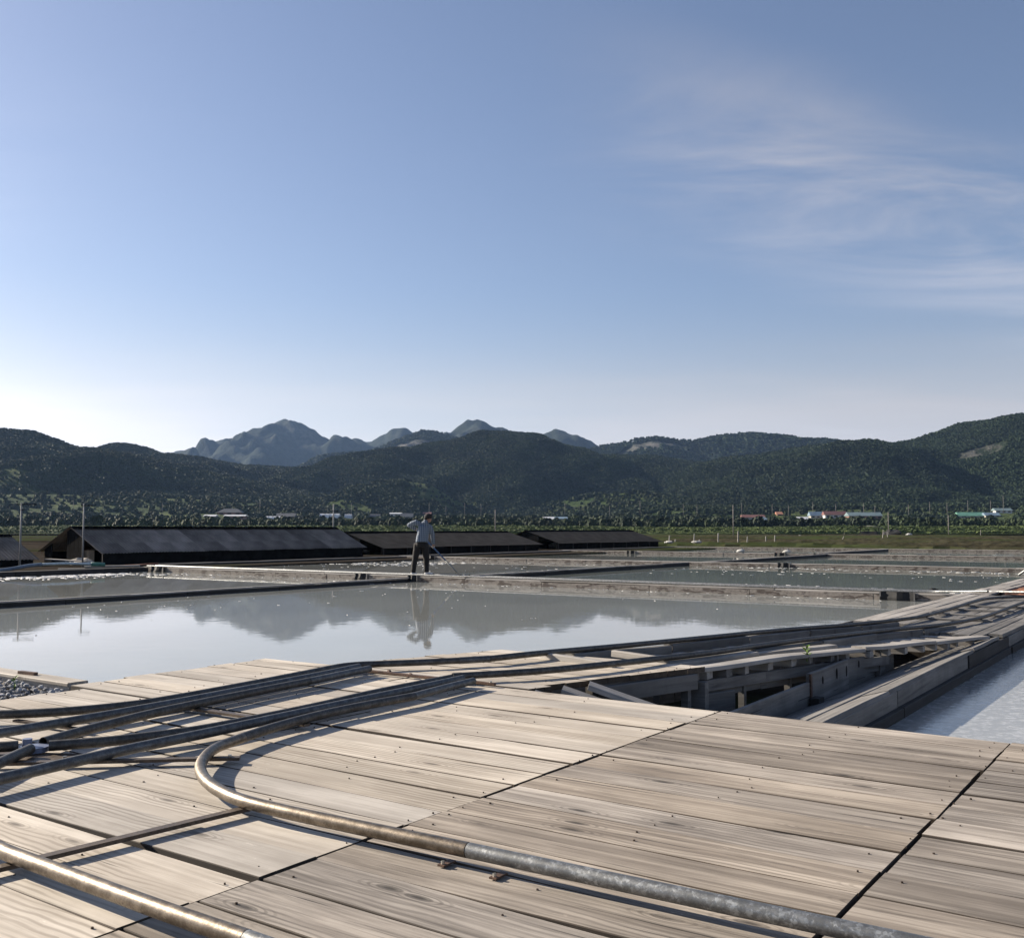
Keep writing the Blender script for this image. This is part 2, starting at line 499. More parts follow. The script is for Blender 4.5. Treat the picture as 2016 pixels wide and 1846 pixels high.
class MB:
    def __init__(s): s.v = []; s.f = []; s.m = []
    def add(s, v, f, mi=0):
        n = len(s.v); s.v += [tuple(x) for x in v]; s.f += [tuple(i + n for i in q) for q in f]; s.m += [mi] * len(f)
    def box(s, x0, x1, y0, y1, z0, z1, mi=0):
        s.add([(x0, y0, z0), (x1, y0, z0), (x1, y1, z0), (x0, y1, z0), (x0, y0, z1), (x1, y0, z1), (x1, y1, z1), (x0, y1, z1)],
              [(0, 3, 2, 1), (4, 5, 6, 7), (0, 1, 5, 4), (1, 2, 6, 5), (2, 3, 7, 6), (3, 0, 4, 7)], mi)
    def bar(s, a, b, w, h, mi=0, up=(0, 0, 1)):
        a = Vector(a); b = Vector(b); d = (b - a).normalized(); u = Vector(up)
        side = d.cross(u)
        if side.length < 1e-4: side = d.cross(Vector((1, 0, 0)))
        side.normalize(); u = side.cross(d)
        q = []
        for p in (a, b):
            for sx, sz in ((-1, -1), (1, -1), (1, 1), (-1, 1)):
                q.append(p + side * (sx * w / 2) + u * (sz * h / 2))
        s.add(q, [(0, 1, 2, 3), (7, 6, 5, 4), (0, 4, 5, 1), (1, 5, 6, 2), (2, 6, 7, 3), (3, 7, 4, 0)], mi)
    def tube(s, pts, rad, seg=10, mi=0, cap=True):
        pts = [Vector(p) for p in pts]
        n0 = len(s.v)
        ref = Vector((0, 0, 1))
        rings = []
        for i, p in enumerate(pts):
            d = (pts[min(i + 1, len(pts) - 1)] - pts[max(i - 1, 0)]).normalized()
            r_ = ref if abs(d.dot(ref)) < 0.95 else Vector((1, 0, 0))
            x = d.cross(r_).normalized(); y = x.cross(d).normalized()
            rr = rad[i] if isinstance(rad, (list, tuple)) else rad
            if not isinstance(rr, (list, tuple)): rr = (rr, rr)
            rings.append([p + x * (rr[0] * math.cos(2 * math.pi * j / seg)) + y * (rr[1] * math.sin(2 * math.pi * j / seg)) for j in range(seg)])
        v = [q for r in rings for q in r]
        f = []
        for i in range(len(pts) - 1):
            for j in range(seg):
                a = i * seg + j; b = i * seg + (j + 1) % seg
                f.append((a, b, b + seg, a + seg))
        if cap:
            f.append(tuple(range(seg))[::-1]); f.append(tuple((len(pts) - 1) * seg + j for j in range(seg)))
        s.add(v, f, mi)
    def ball(s, c, r, mi=0, nu=10, nv=7, jit=0.0, rnd=None):
        r = (r, r, r) if not isinstance(r, (tuple, list)) else r
        v = [(c[0], c[1], c[2] - r[2])]
        for i in range(1, nv):
            t = math.pi * i / nv
            for j in range(nu):
                a = 2 * math.pi * j / nu
                q = 1 + (rnd.uniform(-jit, jit) if rnd else 0)
                v.append((c[0] + r[0] * q * math.sin(t) * math.cos(a), c[1] + r[1] * q * math.sin(t) * math.sin(a), c[2] - r[2] * q * math.cos(t)))
        v.append((c[0], c[1], c[2] + r[2]))
        f = [(0, 1 + (j + 1) % nu, 1 + j) for j in range(nu)]
        for i in range(nv - 2):
            for j in range(nu):
                a = 1 + i * nu + j; b = 1 + i * nu + (j + 1) % nu
                f.append((a, b, b + nu, a + nu))
        L = len(v) - 1
        f += [(L, L - nu + j, L - nu + (j + 1) % nu) for j in range(nu)]
        s.add(v, f, mi)
    def build(s, name, mats, parent=None, smooth=False, origin=None):
        return obj(name, s.v, s.f, mats, parent, smooth, s.m, origin)

def catmull(pts, per=8):
    P = [Vector(p) for p in pts]
    P = [P[0] * 2 - P[1]] + P + [P[-1] * 2 - P[-2]]
    out = []
    for i in range(1, len(P) - 2):
        a, b, c, d = P[i - 1:i + 3]
        for j in range(per):
            t = j / per
            out.append(0.5 * ((2 * b) + (c - a) * t + (2 * a - 5 * b + 4 * c - d) * t * t + (3 * b - a - 3 * c + d) * t ** 3))
    out.append(P[-2])
    return out

def plank_mesh(L, w, t, mat, seg=6, jit=0.0025, warp=0.002, r=None, edge=None, skew=0.0):
    """board, length along x, top face at z=0, bevelled long edges, slightly uneven"""
    r = r or rng
    c = 0.0022 if edge else min(0.006, w * 0.12, t * 0.25)
    prof = [(-w / 2, -t), (w / 2, -t), (w / 2, -c), (w / 2 - c, 0), (-w / 2 + c, 0), (-w / 2, -c)]
    v = []
    wl = [r.uniform(-1, 1) for _ in range(3)]
    for i in range(seg + 1):
        x = -L / 2 + L * i / seg
        s_ = i / seg * 2 - 1
        if i in (0, seg): pass
        dz = warp * (wl[0] * s_ + wl[1] * s_ * s_ + wl[2] * math.sin(3 * s_))
        jl, jr = r.uniform(-jit, jit), r.uniform(-jit, jit)
        ex = r.uniform(-jit, jit) if i in (0, seg) else 0
        for (py_, pz_) in prof:
            v.append((x + ex + (r.uniform(-jit, jit) * 0.6 if i in (0, seg) else 0), py_ + (jr if py_ > 0 else jl), pz_ + dz))
    if skew:
        v = [(p_[0] + skew * p_[1], p_[1], p_[2]) for p_ in v]
    f = []
    n = 6
    for i in range(seg):
        for j in range(n):
            a = i * n + j; b = i * n + (j + 1) % n
            f.append((a, b, b + n, a + n))
    f.append(tuple(range(n))[::-1]); f.append(tuple(seg * n + j for j in range(n)))
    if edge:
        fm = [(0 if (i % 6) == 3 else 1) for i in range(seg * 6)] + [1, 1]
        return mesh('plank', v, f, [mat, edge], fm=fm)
    return mesh('plank', v, f, mat)

def frame_mat(a, b):
    a = Vector(a); b = Vector(b)
    d = (b - a).normalized()
    y = Vector((0, 0, 1)).cross(d).normalized()
    z = d.cross(y)
    mm = Matrix((d, y, z)).transposed().to_4x4()
    mm.translation = (a + b) / 2
    return mm

def plank(name, a, b, w, t, mat, parent=None, seg=5, jit=0.002, warp=0.002, me=None, edge=None, skew=0.0):
    """board whose top centreline runs a -> b"""
    L = (Vector(b) - Vector(a)).length
    me = me or plank_mesh(L, w, t, mat, seg, jit, warp, None, edge, skew)
    o = bpy.data.objects.new(name, me)
    return link(o, parent, frame_mat(a, b))

# ------------------------------------------------------------------ terrain
def vnoise(x, y, seed=0):
    xi = np.floor(x).astype(np.int64); yi = np.floor(y).astype(np.int64)
    xf = x - xi; yf = y - yi
    def h(a, b):
        n = (a * 374761393 + b * 668265263 + seed * 1442695041) & 0xffffffff
        n = ((n ^ (n >> 13)) * 1274126177) & 0xffffffff
        return ((n ^ (n >> 16)) & 0xffff) / 65535.0
    u = xf * xf * (3 - 2 * xf); w = yf * yf * (3 - 2 * yf)
    return (h(xi, yi) * (1 - u) + h(xi + 1, yi) * u) * (1 - w) + (h(xi, yi + 1) * (1 - u) + h(xi + 1, yi + 1) * u) * w
def fbm(x, y, o=4, seed=0):
    s = np.zeros_like(x, dtype=float); a = 0.5
    for i in range(o):
        s = s + a * (vnoise(x * 2 ** i + 17 * i, y * 2 ** i + 31 * i, seed + i) - 0.5); a *= 0.5
    return s * 2

def ridge(Y, pts, w_front, w_back, tree=5.0):
    xs = np.array([(p[0] - CXP) / FPX * Y for p in pts])
    hs = np.array([(HOR - p[1]) / FPX * Y + EYE - tree for p in pts])
    return dict(Y=Y, xs=xs, hs=np.maximum(hs, -1.0), wf=w_front, wb=w_back)
RID = [
    ridge(1000, [(-700, 900), (-400, 862), (-200, 846), (0, 838), (60, 843), (100, 857), (150, 877), (180, 884), (240, 892), (300, 906), (400, 926), (500, 945), (600, 962), (700, 978), (850, 1003), (1000, 1040)], 430, 380, 8),
    ridge(1260, [(-100, 930), (0, 905), (150, 888), (190, 879), (215, 873), (240, 870), (262, 872), (280, 879), (300, 888), (350, 890), (420, 904), (470, 912), (540, 915), (620, 919), (700, 926), (800, 950), (900, 1000)], 420, 350, 8),
    ridge(1320, [(480, 1000), (560, 950), (620, 922), (690, 910), (780, 893), (850, 880), (900, 865), (950, 855), (1000, 850), (1060, 855), (1100, 868), (1150, 880), (1180, 889), (1300, 894), (1360, 905), (1430, 915), (1500, 930), (1650, 960), (1800, 1000)], 520, 350, 9),
    ridge(1180, [(1150, 1000), (1250, 950), (1300, 916), (1360, 903), (1430, 886), (1500, 880), (1560, 868), (1620, 860), (1700, 863), (1760, 858), (1800, 852), (1860, 832), (1890, 820), (1930, 815), (1980, 817), (2016, 822), (2100, 840), (2300, 832), (2700, 870)], 480, 380, 14),
    ridge(800, [(-400, 985), (-200, 985), (0, 982), (150, 978), (300, 983), (450, 993), (600, 1004), (700, 1018), (760, 1030)], 360, 300, 0),
    ridge(780, [(1040, 1028), (1130, 1010), (1300, 1004), (1450, 1010), (1600, 1009), (1800, 1006), (2016, 1003), (2300, 1003)], 280, 300, 0),
    ridge(930, [(560, 1015), (640, 985), (700, 962), (760, 948), (800, 944), (850, 952), (890, 978), (960, 1012)], 230, 260),
    ridge(900, [(1000, 1018), (1080, 990), (1160, 972), (1260, 965), (1340, 978), (1420, 1000)], 200, 260),
]
MIDR = [
    ridge(2150, [(560, 960), (640, 925), (690, 905), (720, 895), (750, 884), (790, 866), (830, 853), (850, 853), (870, 858), (900, 868), (940, 885), (1000, 905), (1100, 940)], 700, 500),
    ridge(2000, [(1050, 940), (1120, 905), (1180, 882), (1220, 878), (1250, 870), (1290, 865), (1340, 872), (1370, 872), (1420, 862), (1480, 857), (1520, 865), (1560, 880), (1650, 900), (1750, 930)], 600, 500),
]
FARR = [
    ridge(3600, [(120, 960), (240, 920), (320, 895), (350, 888), (368, 882), (380, 883), (395, 886), (410, 876), (450, 868), (458, 862), (468, 861), (480, 867), (490, 876), (500, 874), (512, 862), (524, 850), (530, 841), (545, 836), (560, 832), (575, 839), (590, 838), (620, 847), (650, 861), (680, 873), (720, 876), (750, 868), (780, 856), (800, 850), (815, 855), (860, 866), (900, 880), (1000, 930)], 1100, 700, 3),
    ridge(3000, [(780, 930), (840, 885), (862, 870), (880, 860), (900, 848), (918, 838), (935, 833), (950, 831), (962, 836), (975, 843), (988, 842), (998, 848), (1012, 858), (1035, 874), (1055, 866), (1075, 856), (1092, 853), (1110, 856), (1140, 866), (1170, 880), (1200, 892), (1300, 940)], 900, 600, 3),
]
def base_z(Y):
    return np.interp(Y, [0, 268, 285, 300, 420, 700, 1000, 5000], [-0.62, -0.62, 0.1, 0.9, 2.6, 8.0, 14.0, 40.0])
def height(X, Y, rid=RID, rough=1.0):
    z = base_z(Y)
    k = np.zeros_like(z)
    spur = fbm(X / 190.0, Y / 330.0, 4, 3); spur2 = fbm(X / 70.0, Y / 90.0, 3, 9)
    for r in rid:
        h = np.interp(X, r['xs'], r['hs'], left=-1.0, right=-1.0)
        d = r['Y'] - Y
        t = np.where(d > 0, d / r['wf'], -d / r['wb'])
        t = np.clip(t, 0, 1)
        s = 0.5 * (1 + np.cos(np.pi * t)) ** 1.0
        s = 0.55 * s + 0.45 * (1 - t) ** 1.2 * (1 - t * 0.15)
        tt = t * (1 - t) * 4
        q = h * s + np.minimum(h, 80 * rough) * tt * (0.75 * spur + 0.22 * spur2)
        k = np.maximum(k, q)
    return np.maximum(z, k + 0.3 * z), k

def terrain_mesh(name, Ys, S, rid, mat, rockf, rough=1.0, fine=None):
    nY, nS = len(Ys), len(S)
    YY, SS = np.meshgrid(Ys, S, indexing='ij')
    XX = SS * (YY + 120.0)
    ZZ, KK = height(XX, YY, rid, rough)
    if fine is not None: ZZ = ZZ + fine(XX, YY, KK)
    wx = CY_ * XX - SY_ * YY; wy = SY_ * XX + CY_ * YY
    v = np.stack([wx, wy, ZZ], -1).reshape(-1, 3)
    idx = np.arange(nY * nS).reshape(nY, nS)
    f = np.stack([idx[:-1, :-1], idx[:-1, 1:], idx[1:, 1:], idx[1:, :-1]], -1).reshape(-1, 4)
    me = bpy.data.meshes.new(name)
    me.from_pydata(v.tolist(), [], f.tolist())
    me.materials.append(mat)
    me.polygons.foreach_set('use_smooth', [True] * len(f))
    sx = CXP + FPX * XX / YY; sy = HOR - FPX * (ZZ - EYE) / YY
    a = me.attributes.new('field', 'FLOAT', 'POINT'); a.data.foreach_set('value', clear_mask(XX, YY, KK).reshape(-1).astype(np.float32))
    a = me.attributes.new('rock', 'FLOAT', 'POINT'); a.data.foreach_set('value', rockf(XX, YY, ZZ, KK).reshape(-1).astype(np.float32))
    me.update()
    o = bpy.data.objects.new(name, me)
    COL.objects.link(o)
    return o
# clearings on the slopes and the fields at their foot, in ground coordinates (right, forward, rx, ry)
CLEAR = [(-240, 660, 170, 130), (-330, 600, 130, 110), (-120, 600, 80, 60), (70, 640, 110, 70), (230, 650, 90, 50), (330, 660, 100, 45), (-62, 905, 32, 60), (55, 800, 60, 50), (90, 845, 48, 60), (-330, 640, 90, 60), (-270, 700, 110, 70), (-420, 660, 60, 40), (-200, 610, 60, 50), (360, 640, 70, 30), (330, 700, 40, 30), (-95, 640, 60, 40), (-150, 820, 40, 30)]
def clear_mask(X, Y, K):
    m = np.clip((7.0 - K) / 5.0, 0, 1)
    e = fbm(X / 35.0, Y / 35.0, 3, 21) * 0.9
    for cx, cy, rx, ry in CLEAR:
        d = np.sqrt(((X - cx) / rx) ** 2 + ((Y - cy) / ry) ** 2) + e
        m = np.maximum(m, np.clip((1.05 - d) / 0.25, 0, 1))
    return m
def rock_near(X, Y, Z, K):
    return np.clip(1.2 - np.sqrt(((X - 466) / 26) ** 2 + ((Y - 1000) / 14) ** 2), 0, 1)
def rock_mid(X, Y, Z, K):
    a = np.clip(1.4 - np.sqrt(((X + 215) / 75) ** 2 + ((Y - 2010) / 40) ** 2), 0, 1)
    b = np.clip(1.4 - np.sqrt(((X - 265) / 60) ** 2 + ((Y - 1930) / 30) ** 2), 0, 1)
    return np.maximum(a, b)
def rock_far(X, Y, Z, K):
    return np.clip((K - 200) / 200, 0, 1) * np.clip(fbm(X / 160, Y / 200, 4, 5) * 2.2 + 0.1, 0, 0.5)

Ys = np.concatenate([np.linspace(262, 320, 16), np.linspace(330, 700, 60), np.linspace(710, 1420, 110), np.linspace(1440, 1720, 14)])
hill = terrain_mesh('hill', Ys, np.linspace(-0.78, 0.78, 300), RID, M['hill'], rock_near)
tag(hill, kind='structure')
fn = lambda X, Y, K: fbm(X / 14.0, Y / 22.0, 3, 40) * np.clip(K / 30, 0, 1) * 7.0
m1 = terrain_mesh('mountain', np.linspace(1450, 2600, 120), np.linspace(-0.45, 0.55, 420), MIDR, M['mount'], rock_mid, 1.2, fn)
tag(m1, kind='structure')
fn2 = lambda X, Y, K: fbm(X / 26.0, Y / 60.0, 4, 50) * np.clip(K / 60, 0, 1) * 9.0 + fbm(X / 110.0, Y / 400.0, 3, 55) * np.clip(K / 200, 0, 1) * 30.0
m2 = terrain_mesh('mountain', np.linspace(1900, 4200, 130), np.linspace(-0.62, 0.4, 460), FARR, M['mount'], rock_far, 2.5, fn2)
tag(m2, kind='structure')

def ground_at(sx, sy):
    """first point of the land seen at a direction: returns view-aligned X, Y, z"""
    Yv = np.linspace(290, 1700, 2800)
    X = (sx - CXP) / FPX * Yv
    z, _ = height(X, Yv)
    zr = EYE + (HOR - sy) / FPX * Yv
    i = int(np.argmax(z >= zr))
    return float(X[i]), float(Yv[i]), float(z[i])
def zland(X, Y):
    z, _ = height(np.array([float(X)]), np.array([float(Y)]))
    return float(z[0])

# village buildings: bearing left, bearing right, foot, top, wall, roof, label, kind ...
HOUSES = [
    (428, 476, 1014, 1001, 'brick', 'r_grey', 'hip roofed grey tiled house standing highest above the long shed', 'hip', .55),
    (442, 482, 1022, 1013, 'brick', 'r_white', 'low brick outhouse with white flat eave below the tiled house', 'gable', .25),
    (402, 424, 1018, 1013, 'grey', 'r_white', 'small white roofed shack left of the tiled house', 'gable', .5, 1),
    (519, 553, 1023, 1016, 'grey', 'r_white', 'white plastic greenhouse left of the grey roofed farmhouse', 'tunnel'),
    (545, 580, 1020, 1010, 'grey', 'r_grey', 'grey roofed farmhouse between two white greenhouses', 'gable', .6),
    (629, 668, 1020, 1011, 'grey', 'r_white', 'brightest long white greenhouse above the end of the long shed', 'tunnel'),
    (678, 692, 1020, 1012, 'grey', 'r_white', 'small white greenhouse behind the pole, left of the worker', 'tunnel'),
    (728, 748, 1019, 1012, 'grey', 'r_grey', 'small grey domed hut left of the cream house', 'tunnel'),
    (768, 790, 1020, 1009, 'white', 'r_white', 'cream white house with windows left of the worker', 'gable', .15),
    (789, 812, 1021, 1010, 'grey', 'r_grey', 'grey gabled barn touching the cream white house', 'gable', .6, 1),
    (833, 848, 1013, 1008, 'cream', 'r_red', 'small red roofed house just behind the head of the worker', 'gable', .6, 1),
    (1068, 1090, 1024, 1017, 'grey', 'r_white', 'low pale sheeted hut right of the worker, left one', 'gable', .6, 1),
    (1092, 1116, 1023, 1017, 'grey', 'r_blue', 'low pale blue hut right of the worker, right one', 'gable', .6, 1),
    (1462, 1505, 1024, 1013, 'cream', 'r_red', 'low house with faded red roof right of the tall wooden pole', 'gable', .45),
    (1487, 1512, 1028, 1017, 'white', 'r_blue', 'small white and blue tented hut below the faded red roof', 'hip', .5, 1),
    (1530, 1540, 1015, 1007, 'brick', 'r_orange', 'tiny bright orange hut among the trees', 'gable', .6, 1),
    (1572, 1592, 1024, 1017, 'white', 'r_white', 'pale blue white roofed hut left of the red roofed house', 'gable', .7, 1),
    (1596, 1625, 1020, 1007, 'cream', 'r_blue', 'light blue roofed house attached left of the red roofed house', 'gable', .6),
    (1624, 1666, 1020, 1006, 'white', 'r_red', 'long red roofed white house in the middle of the village', 'gable', .5),
    (1672, 1736, 1022, 1008, 'brick', 'r_teal', 'longest building, teal metal roof over orange brick wall', 'gable', .5, 6),
    (1888, 1942, 1019, 1008, 'cream', 'r_green', 'bright green roofed building near the right edge of photo', 'gable', .65),
    (1940, 1968, 1018, 1009, 'cream', 'r_blue', 'blue roofed annex attached to the bright green roof', 'gable', .6),
    (1960, 1992, 1010, 1000, 'white', 'r_teal', 'pale teal roofed two tier house highest at the right edge', 'gable', .45),
]
HX = [ground_at((h_[0] + h_[1]) / 2, h_[2])[:2] + ((h_[1] - h_[0]) / FPX,) for h_ in HOUSES]
def free_of_houses(X, Y):
    ok = np.ones(len(X), bool)
    for hx, hy, w in HX:
        b = np.abs(X / Y - hx / hy) < w / 2 + 2.0 / Y
        ok &= ~(b & (Y < hy + 14) & (Y > hy - 140) & (Y > 352))
    return ok

# crowns, instanced over the slopes (a wood that reads as one mass)
def crown_mesh(name, mat, sub, jit, seed, flat=0.85):
    r = random.Random(seed)
    v = []; f = []
    for i in range(sub):
        t = r.uniform(-0.75, 1.0); a = r.uniform(0, 6.283)
        rad = (1 - t * t) ** 0.5 if abs(t) < 1 else 0
        q = r.uniform(0.62, 1.08)
        c = Vector((rad * math.cos(a) * q, rad * math.sin(a) * q, t * q * flat + 0.55))
        n_ = (Vector((rad * math.cos(a), rad * math.sin(a), t)) + Vector([r.uniform(-.7, .7) for _ in range(3)])).normalized()
        x = n_.cross(Vector((0.3, 0.2, 1))).normalized(); y = n_.cross(x)
        s_ = jit * r.uniform(0.6, 1.3); th = r.uniform(0, 6.283); b = len(v)
        for j in range(3 if i % 2 else 4):
            w = th + j * 6.283 / (3 if i % 2 else 4)
            v.append(c + (x * math.cos(w) + y * math.sin(w)) * s_ * r.uniform(.7, 1.2))
        f.append(tuple(range(b, len(v))))
    return mesh(name, v, f, mat)
def scatter(name, pts, scales, src_me, label, cat):
    """points mesh + geometry nodes that put a crown on every point"""
    me = bpy.data.meshes.new(name)
    me.from_pydata([tuple(p) for p in pts], [], [])
    a = me.attributes.new('sc', 'FLOAT_VECTOR', 'POINT'); a.data.foreach_set('vector', np.asarray(scales, dtype=np.float32).reshape(-1))
    src = bpy.data.objects.new(name + '_source', src_me)
    o = bpy.data.objects.new(name, me)
    COL.objects.link(o)
    ng = bpy.data.node_groups.new(name, 'GeometryNodeTree')
    ng.interface.new_socket('Geometry', in_out='INPUT', socket_type='NodeSocketGeometry')
    ng.interface.new_socket('Geometry', in_out='OUTPUT', socket_type='NodeSocketGeometry')
    gi = ng.nodes.new('NodeGroupInput'); go = ng.nodes.new('NodeGroupOutput')
    ip = ng.nodes.new('GeometryNodeInstanceOnPoints')
    oi = ng.nodes.new('GeometryNodeObjectInfo'); oi.inputs['Object'].default_value = src; oi.inputs['As Instance'].default_value = True
    na = ng.nodes.new('GeometryNodeInputNamedAttribute'); na.data_type = 'FLOAT_VECTOR'; na.inputs['Name'].default_value = 'sc'
    rv = ng.nodes.new('FunctionNodeRandomValue'); rv.data_type = 'FLOAT_VECTOR'
    rv.inputs[0].default_value = (-0.25, -0.25, 0); rv.inputs[1].default_value = (0.25, 0.25, 6.28)
    ng.links.new(gi.outputs[0], ip.inputs['Points'])
    ng.links.new(oi.outputs['Geometry'], ip.inputs['Instance'])
    ng.links.new(rv.outputs[0], ip.inputs['Rotation'])
    ng.links.new(na.outputs[0], ip.inputs['Scale'])
    ng.links.new(ip.outputs[0], go.inputs[0])
    md = o.modifiers.new('scatter', 'NODES'); md.node_group = ng
    return tag(o, label, cat, None, 'stuff')

def sample(n, Y0, Y1, smax):
    Y = np.sqrt(nrng.uniform(Y0 ** 2, Y1 ** 2, n)); S = nrng.uniform(-smax, smax, n)
    return S * (Y + 120), Y
CR1 = crown_mesh('crown', M['forest'], 26, 0.75, 1, 0.6)
CR2 = crown_mesh('crown', M['hedge'], 80, 0.42, 2)
X, Y = sample(400000, 560, 1420, 0.60)
z, k = height(X, Y); cm = clear_mask(X, Y, k)
front = height(X, Y + 12)[0] >= z - 6
keep = (nrng.uniform(0, 1, len(X)) > cm * 0.97) & front & free_of_houses(X, Y) & (rock_near(X, Y, z, k) < 0.25)
X, Y, z = X[keep], Y[keep], z[keep]
r = nrng.uniform(0.6, 1.55, len(X)) * (1 + 0.25 * fbm(X / 60, Y / 60, 2, 77))
wx, wy = cw(X, Y)
scatter('forest', np.stack([wx, wy, z], -1), np.stack([r, r, r * nrng.uniform(1.0, 1.6, len(r))], -1), CR1, 'dark green forest covering the hills behind the village', 'forest')
# mid ridge
X, Y = sample(30000, 1500, 2160, 0.5)
z, k = height(X, Y, MIDR, 1.2)
keep = (k > 12) & (rock_mid(X, Y, z, k) < 0.2)
X, Y, z = X[keep], Y[keep], z[keep] + 2
r = nrng.uniform(2.0, 3.8, len(X)); wx, wy = cw(X, Y)
scatter('forest', np.stack([wx, wy, z], -1), np.stack([r, r, r * 1.2], -1), CR1, 'hazy blue green forest on the ridge between hills and far mountains', 'forest')
# hedges, orchards and scattered bushes in the fields, belt of trees behind the grass bank
X, Y = sample(26000, 330, 900, 0.66)
z, k = height(X, Y); cm = clear_mask(X, Y, k)
line = np.abs(((z + 3.5 * fbm(X / 70, Y / 70, 2, 5)) % 5.0) - 2.5)
grove = np.clip(fbm(X / 55, Y / 55, 3, 91) * 3.0, 0, 1)
dens = (np.where(line < 0.5, 0.75, 0.03) + grove * 0.6) * (cm > 0.5)
belt = (Y > 348) & (Y < 420) & (X > -130 + 40 * fbm(X / 40, Y * 0, 2, 8))
dens = np.where(belt, 0.95, dens)
dens = np.where((Y < 345) , 0.0, dens)
dens = np.where((X < -130) & (Y < 470), dens * 0.75, dens)
keep = (nrng.uniform(0, 1, len(X)) < dens) & (free_of_houses(X, Y) | ((Y > 348) & (Y < 372)))
X, Y, z, bl = X[keep], Y[keep], z[keep], belt[keep]
r = np.where(bl, nrng.uniform(0.8, 1.7, len(X)), nrng.uniform(0.8, 2.0, len(X)))
wx, wy = cw(X, Y)
scatter('hedgerow', np.stack([wx, wy, z], -1), np.stack([r, r, r * nrng.uniform(0.9, 1.5, len(r))], -1), CR2, 'hedges and bushes among the green fields below the hills', 'hedgerow')
# tall grass on the bank
X, Y = sample(60000, 274, 345, 0.60)
z, k = height(X, Y)
lm = fbm(X / 30, Y / 10, 3, 61)
r = nrng.uniform(0.3, 0.7, len(X)) * (1 + 0.6 * lm)
wx, wy = cw(X, Y)
CR3 = crown_mesh('tuft', M['grass'], 40, 0.5, 3, 0.7)
scatter('grass', np.stack([wx, wy, z - 0.2], -1), np.stack([r * 1.5, r * 1.5, r * (0.6 + 0.5 * np.clip(lm + .4, 0, 1))], -1), CR3, 'bright green tall grass on the bank beyond the mud flats', 'grass')

# ------------------------------------------------------------------ ground sheet
gv = [cw(a_, b_) + (-0.62,) for a_, b_ in ((-2850, -2850), (2850, -2850), (2850, 4650), (-2850, 4650))]
tag(obj('ground', gv, [(0, 1, 2, 3)], M['mud'], origin=(0, 0, -0.62)), kind='structure')
#@@PART2
# ------------------------------------------------------------------ salt works: levels
ZW, ZD, ZC = -0.42, -0.28, -0.20       # brine, dike tops, causeway planks

def poly_water(name, pts, mat):
    return tag(obj(name, [(x, y, ZW) for x, y in pts], [tuple(range(len(pts)))], mat, origin=(pts[0][0], pts[0][1], ZW)), kind='structure')
poly_water('water', [(-17.2, 3.4), (-5.45, 3.4), (-5.45, 4.86), (-4.92, 4.92), (-4.46, 6.35), (-4.0, 8.3), (-3.8, 10.5), (-3.8, 20.0), (-17.2, 20.0)], M['brine'])
poly_water('water', [(-28.1, -6.0), (-17.25, -6.0), (-17.25, 20.0), (-28.1, 20.0)], M['brine'])
poly_water('water', [(-30.2, 20.3), (-16.4, 20.3), (-16.4, 34.9), (-30.2, 34.9)], M['brine'])
poly_water('water', [(-16.3, 20.3), (-3.8, 20.3), (-3.8, 34.9), (-16.3, 34.9)], M['brine_dark'])
poly_water('water', [(-30.6, 35.2), (-16.4, 35.2), (-16.4, 50.1), (-30.6, 50.1)], M['brine_dark'])
poly_water('water', [(-16.3, 35.2), (-3.8, 35.2), (-3.8, 50.1), (-16.3, 50.1)], M['brine_dark'])
poly_water('water', [(-31.5, 50.4), (-17.2, 50.4), (-17.2, 65.2), (-31.5, 65.2)], M['brine_dark'])
poly_water('water', [(-17.1, 50.4), (-3.8, 50.4), (-3.8, 65.2), (-17.1, 65.2)], M['brine_dark'])
poly_water('water', [(-2.02, 4.9), (9.0, 4.9), (9.0, 17.6), (-2.02, 17.6)], M['brine_salt'])
for i, (a, b, c, d) in enumerate(((-34, 76.5, -6, 84), (-30, 112, -12, 120), (-60, 90, -40, 97), (-45, 134, -16, 140), (-90, 100, -66, 109))):
    obj('water', [(a, b, -0.61), (c, b, -0.61), (c, d, -0.61), (a, d, -0.61)], [(0, 1, 2, 3)], M['brine_dark'])['kind'] = 'structure'

# earth bank that carries the sheds
mb = MB(); mb.box(-46, -28.6, -4, 76, -0.62, -0.36)
tag(mb.build('bank', M['wetmud']), kind='structure')
# trench floor under the track
tag(obj('trench_floor', [(-4.9, 4.2, -0.612), (-2.05, 4.2, -0.612), (-2.05, 12.4, -0.612), (-4.9, 12.4, -0.612)], [(0, 1, 2, 3)], M['wetmud']), kind='structure')

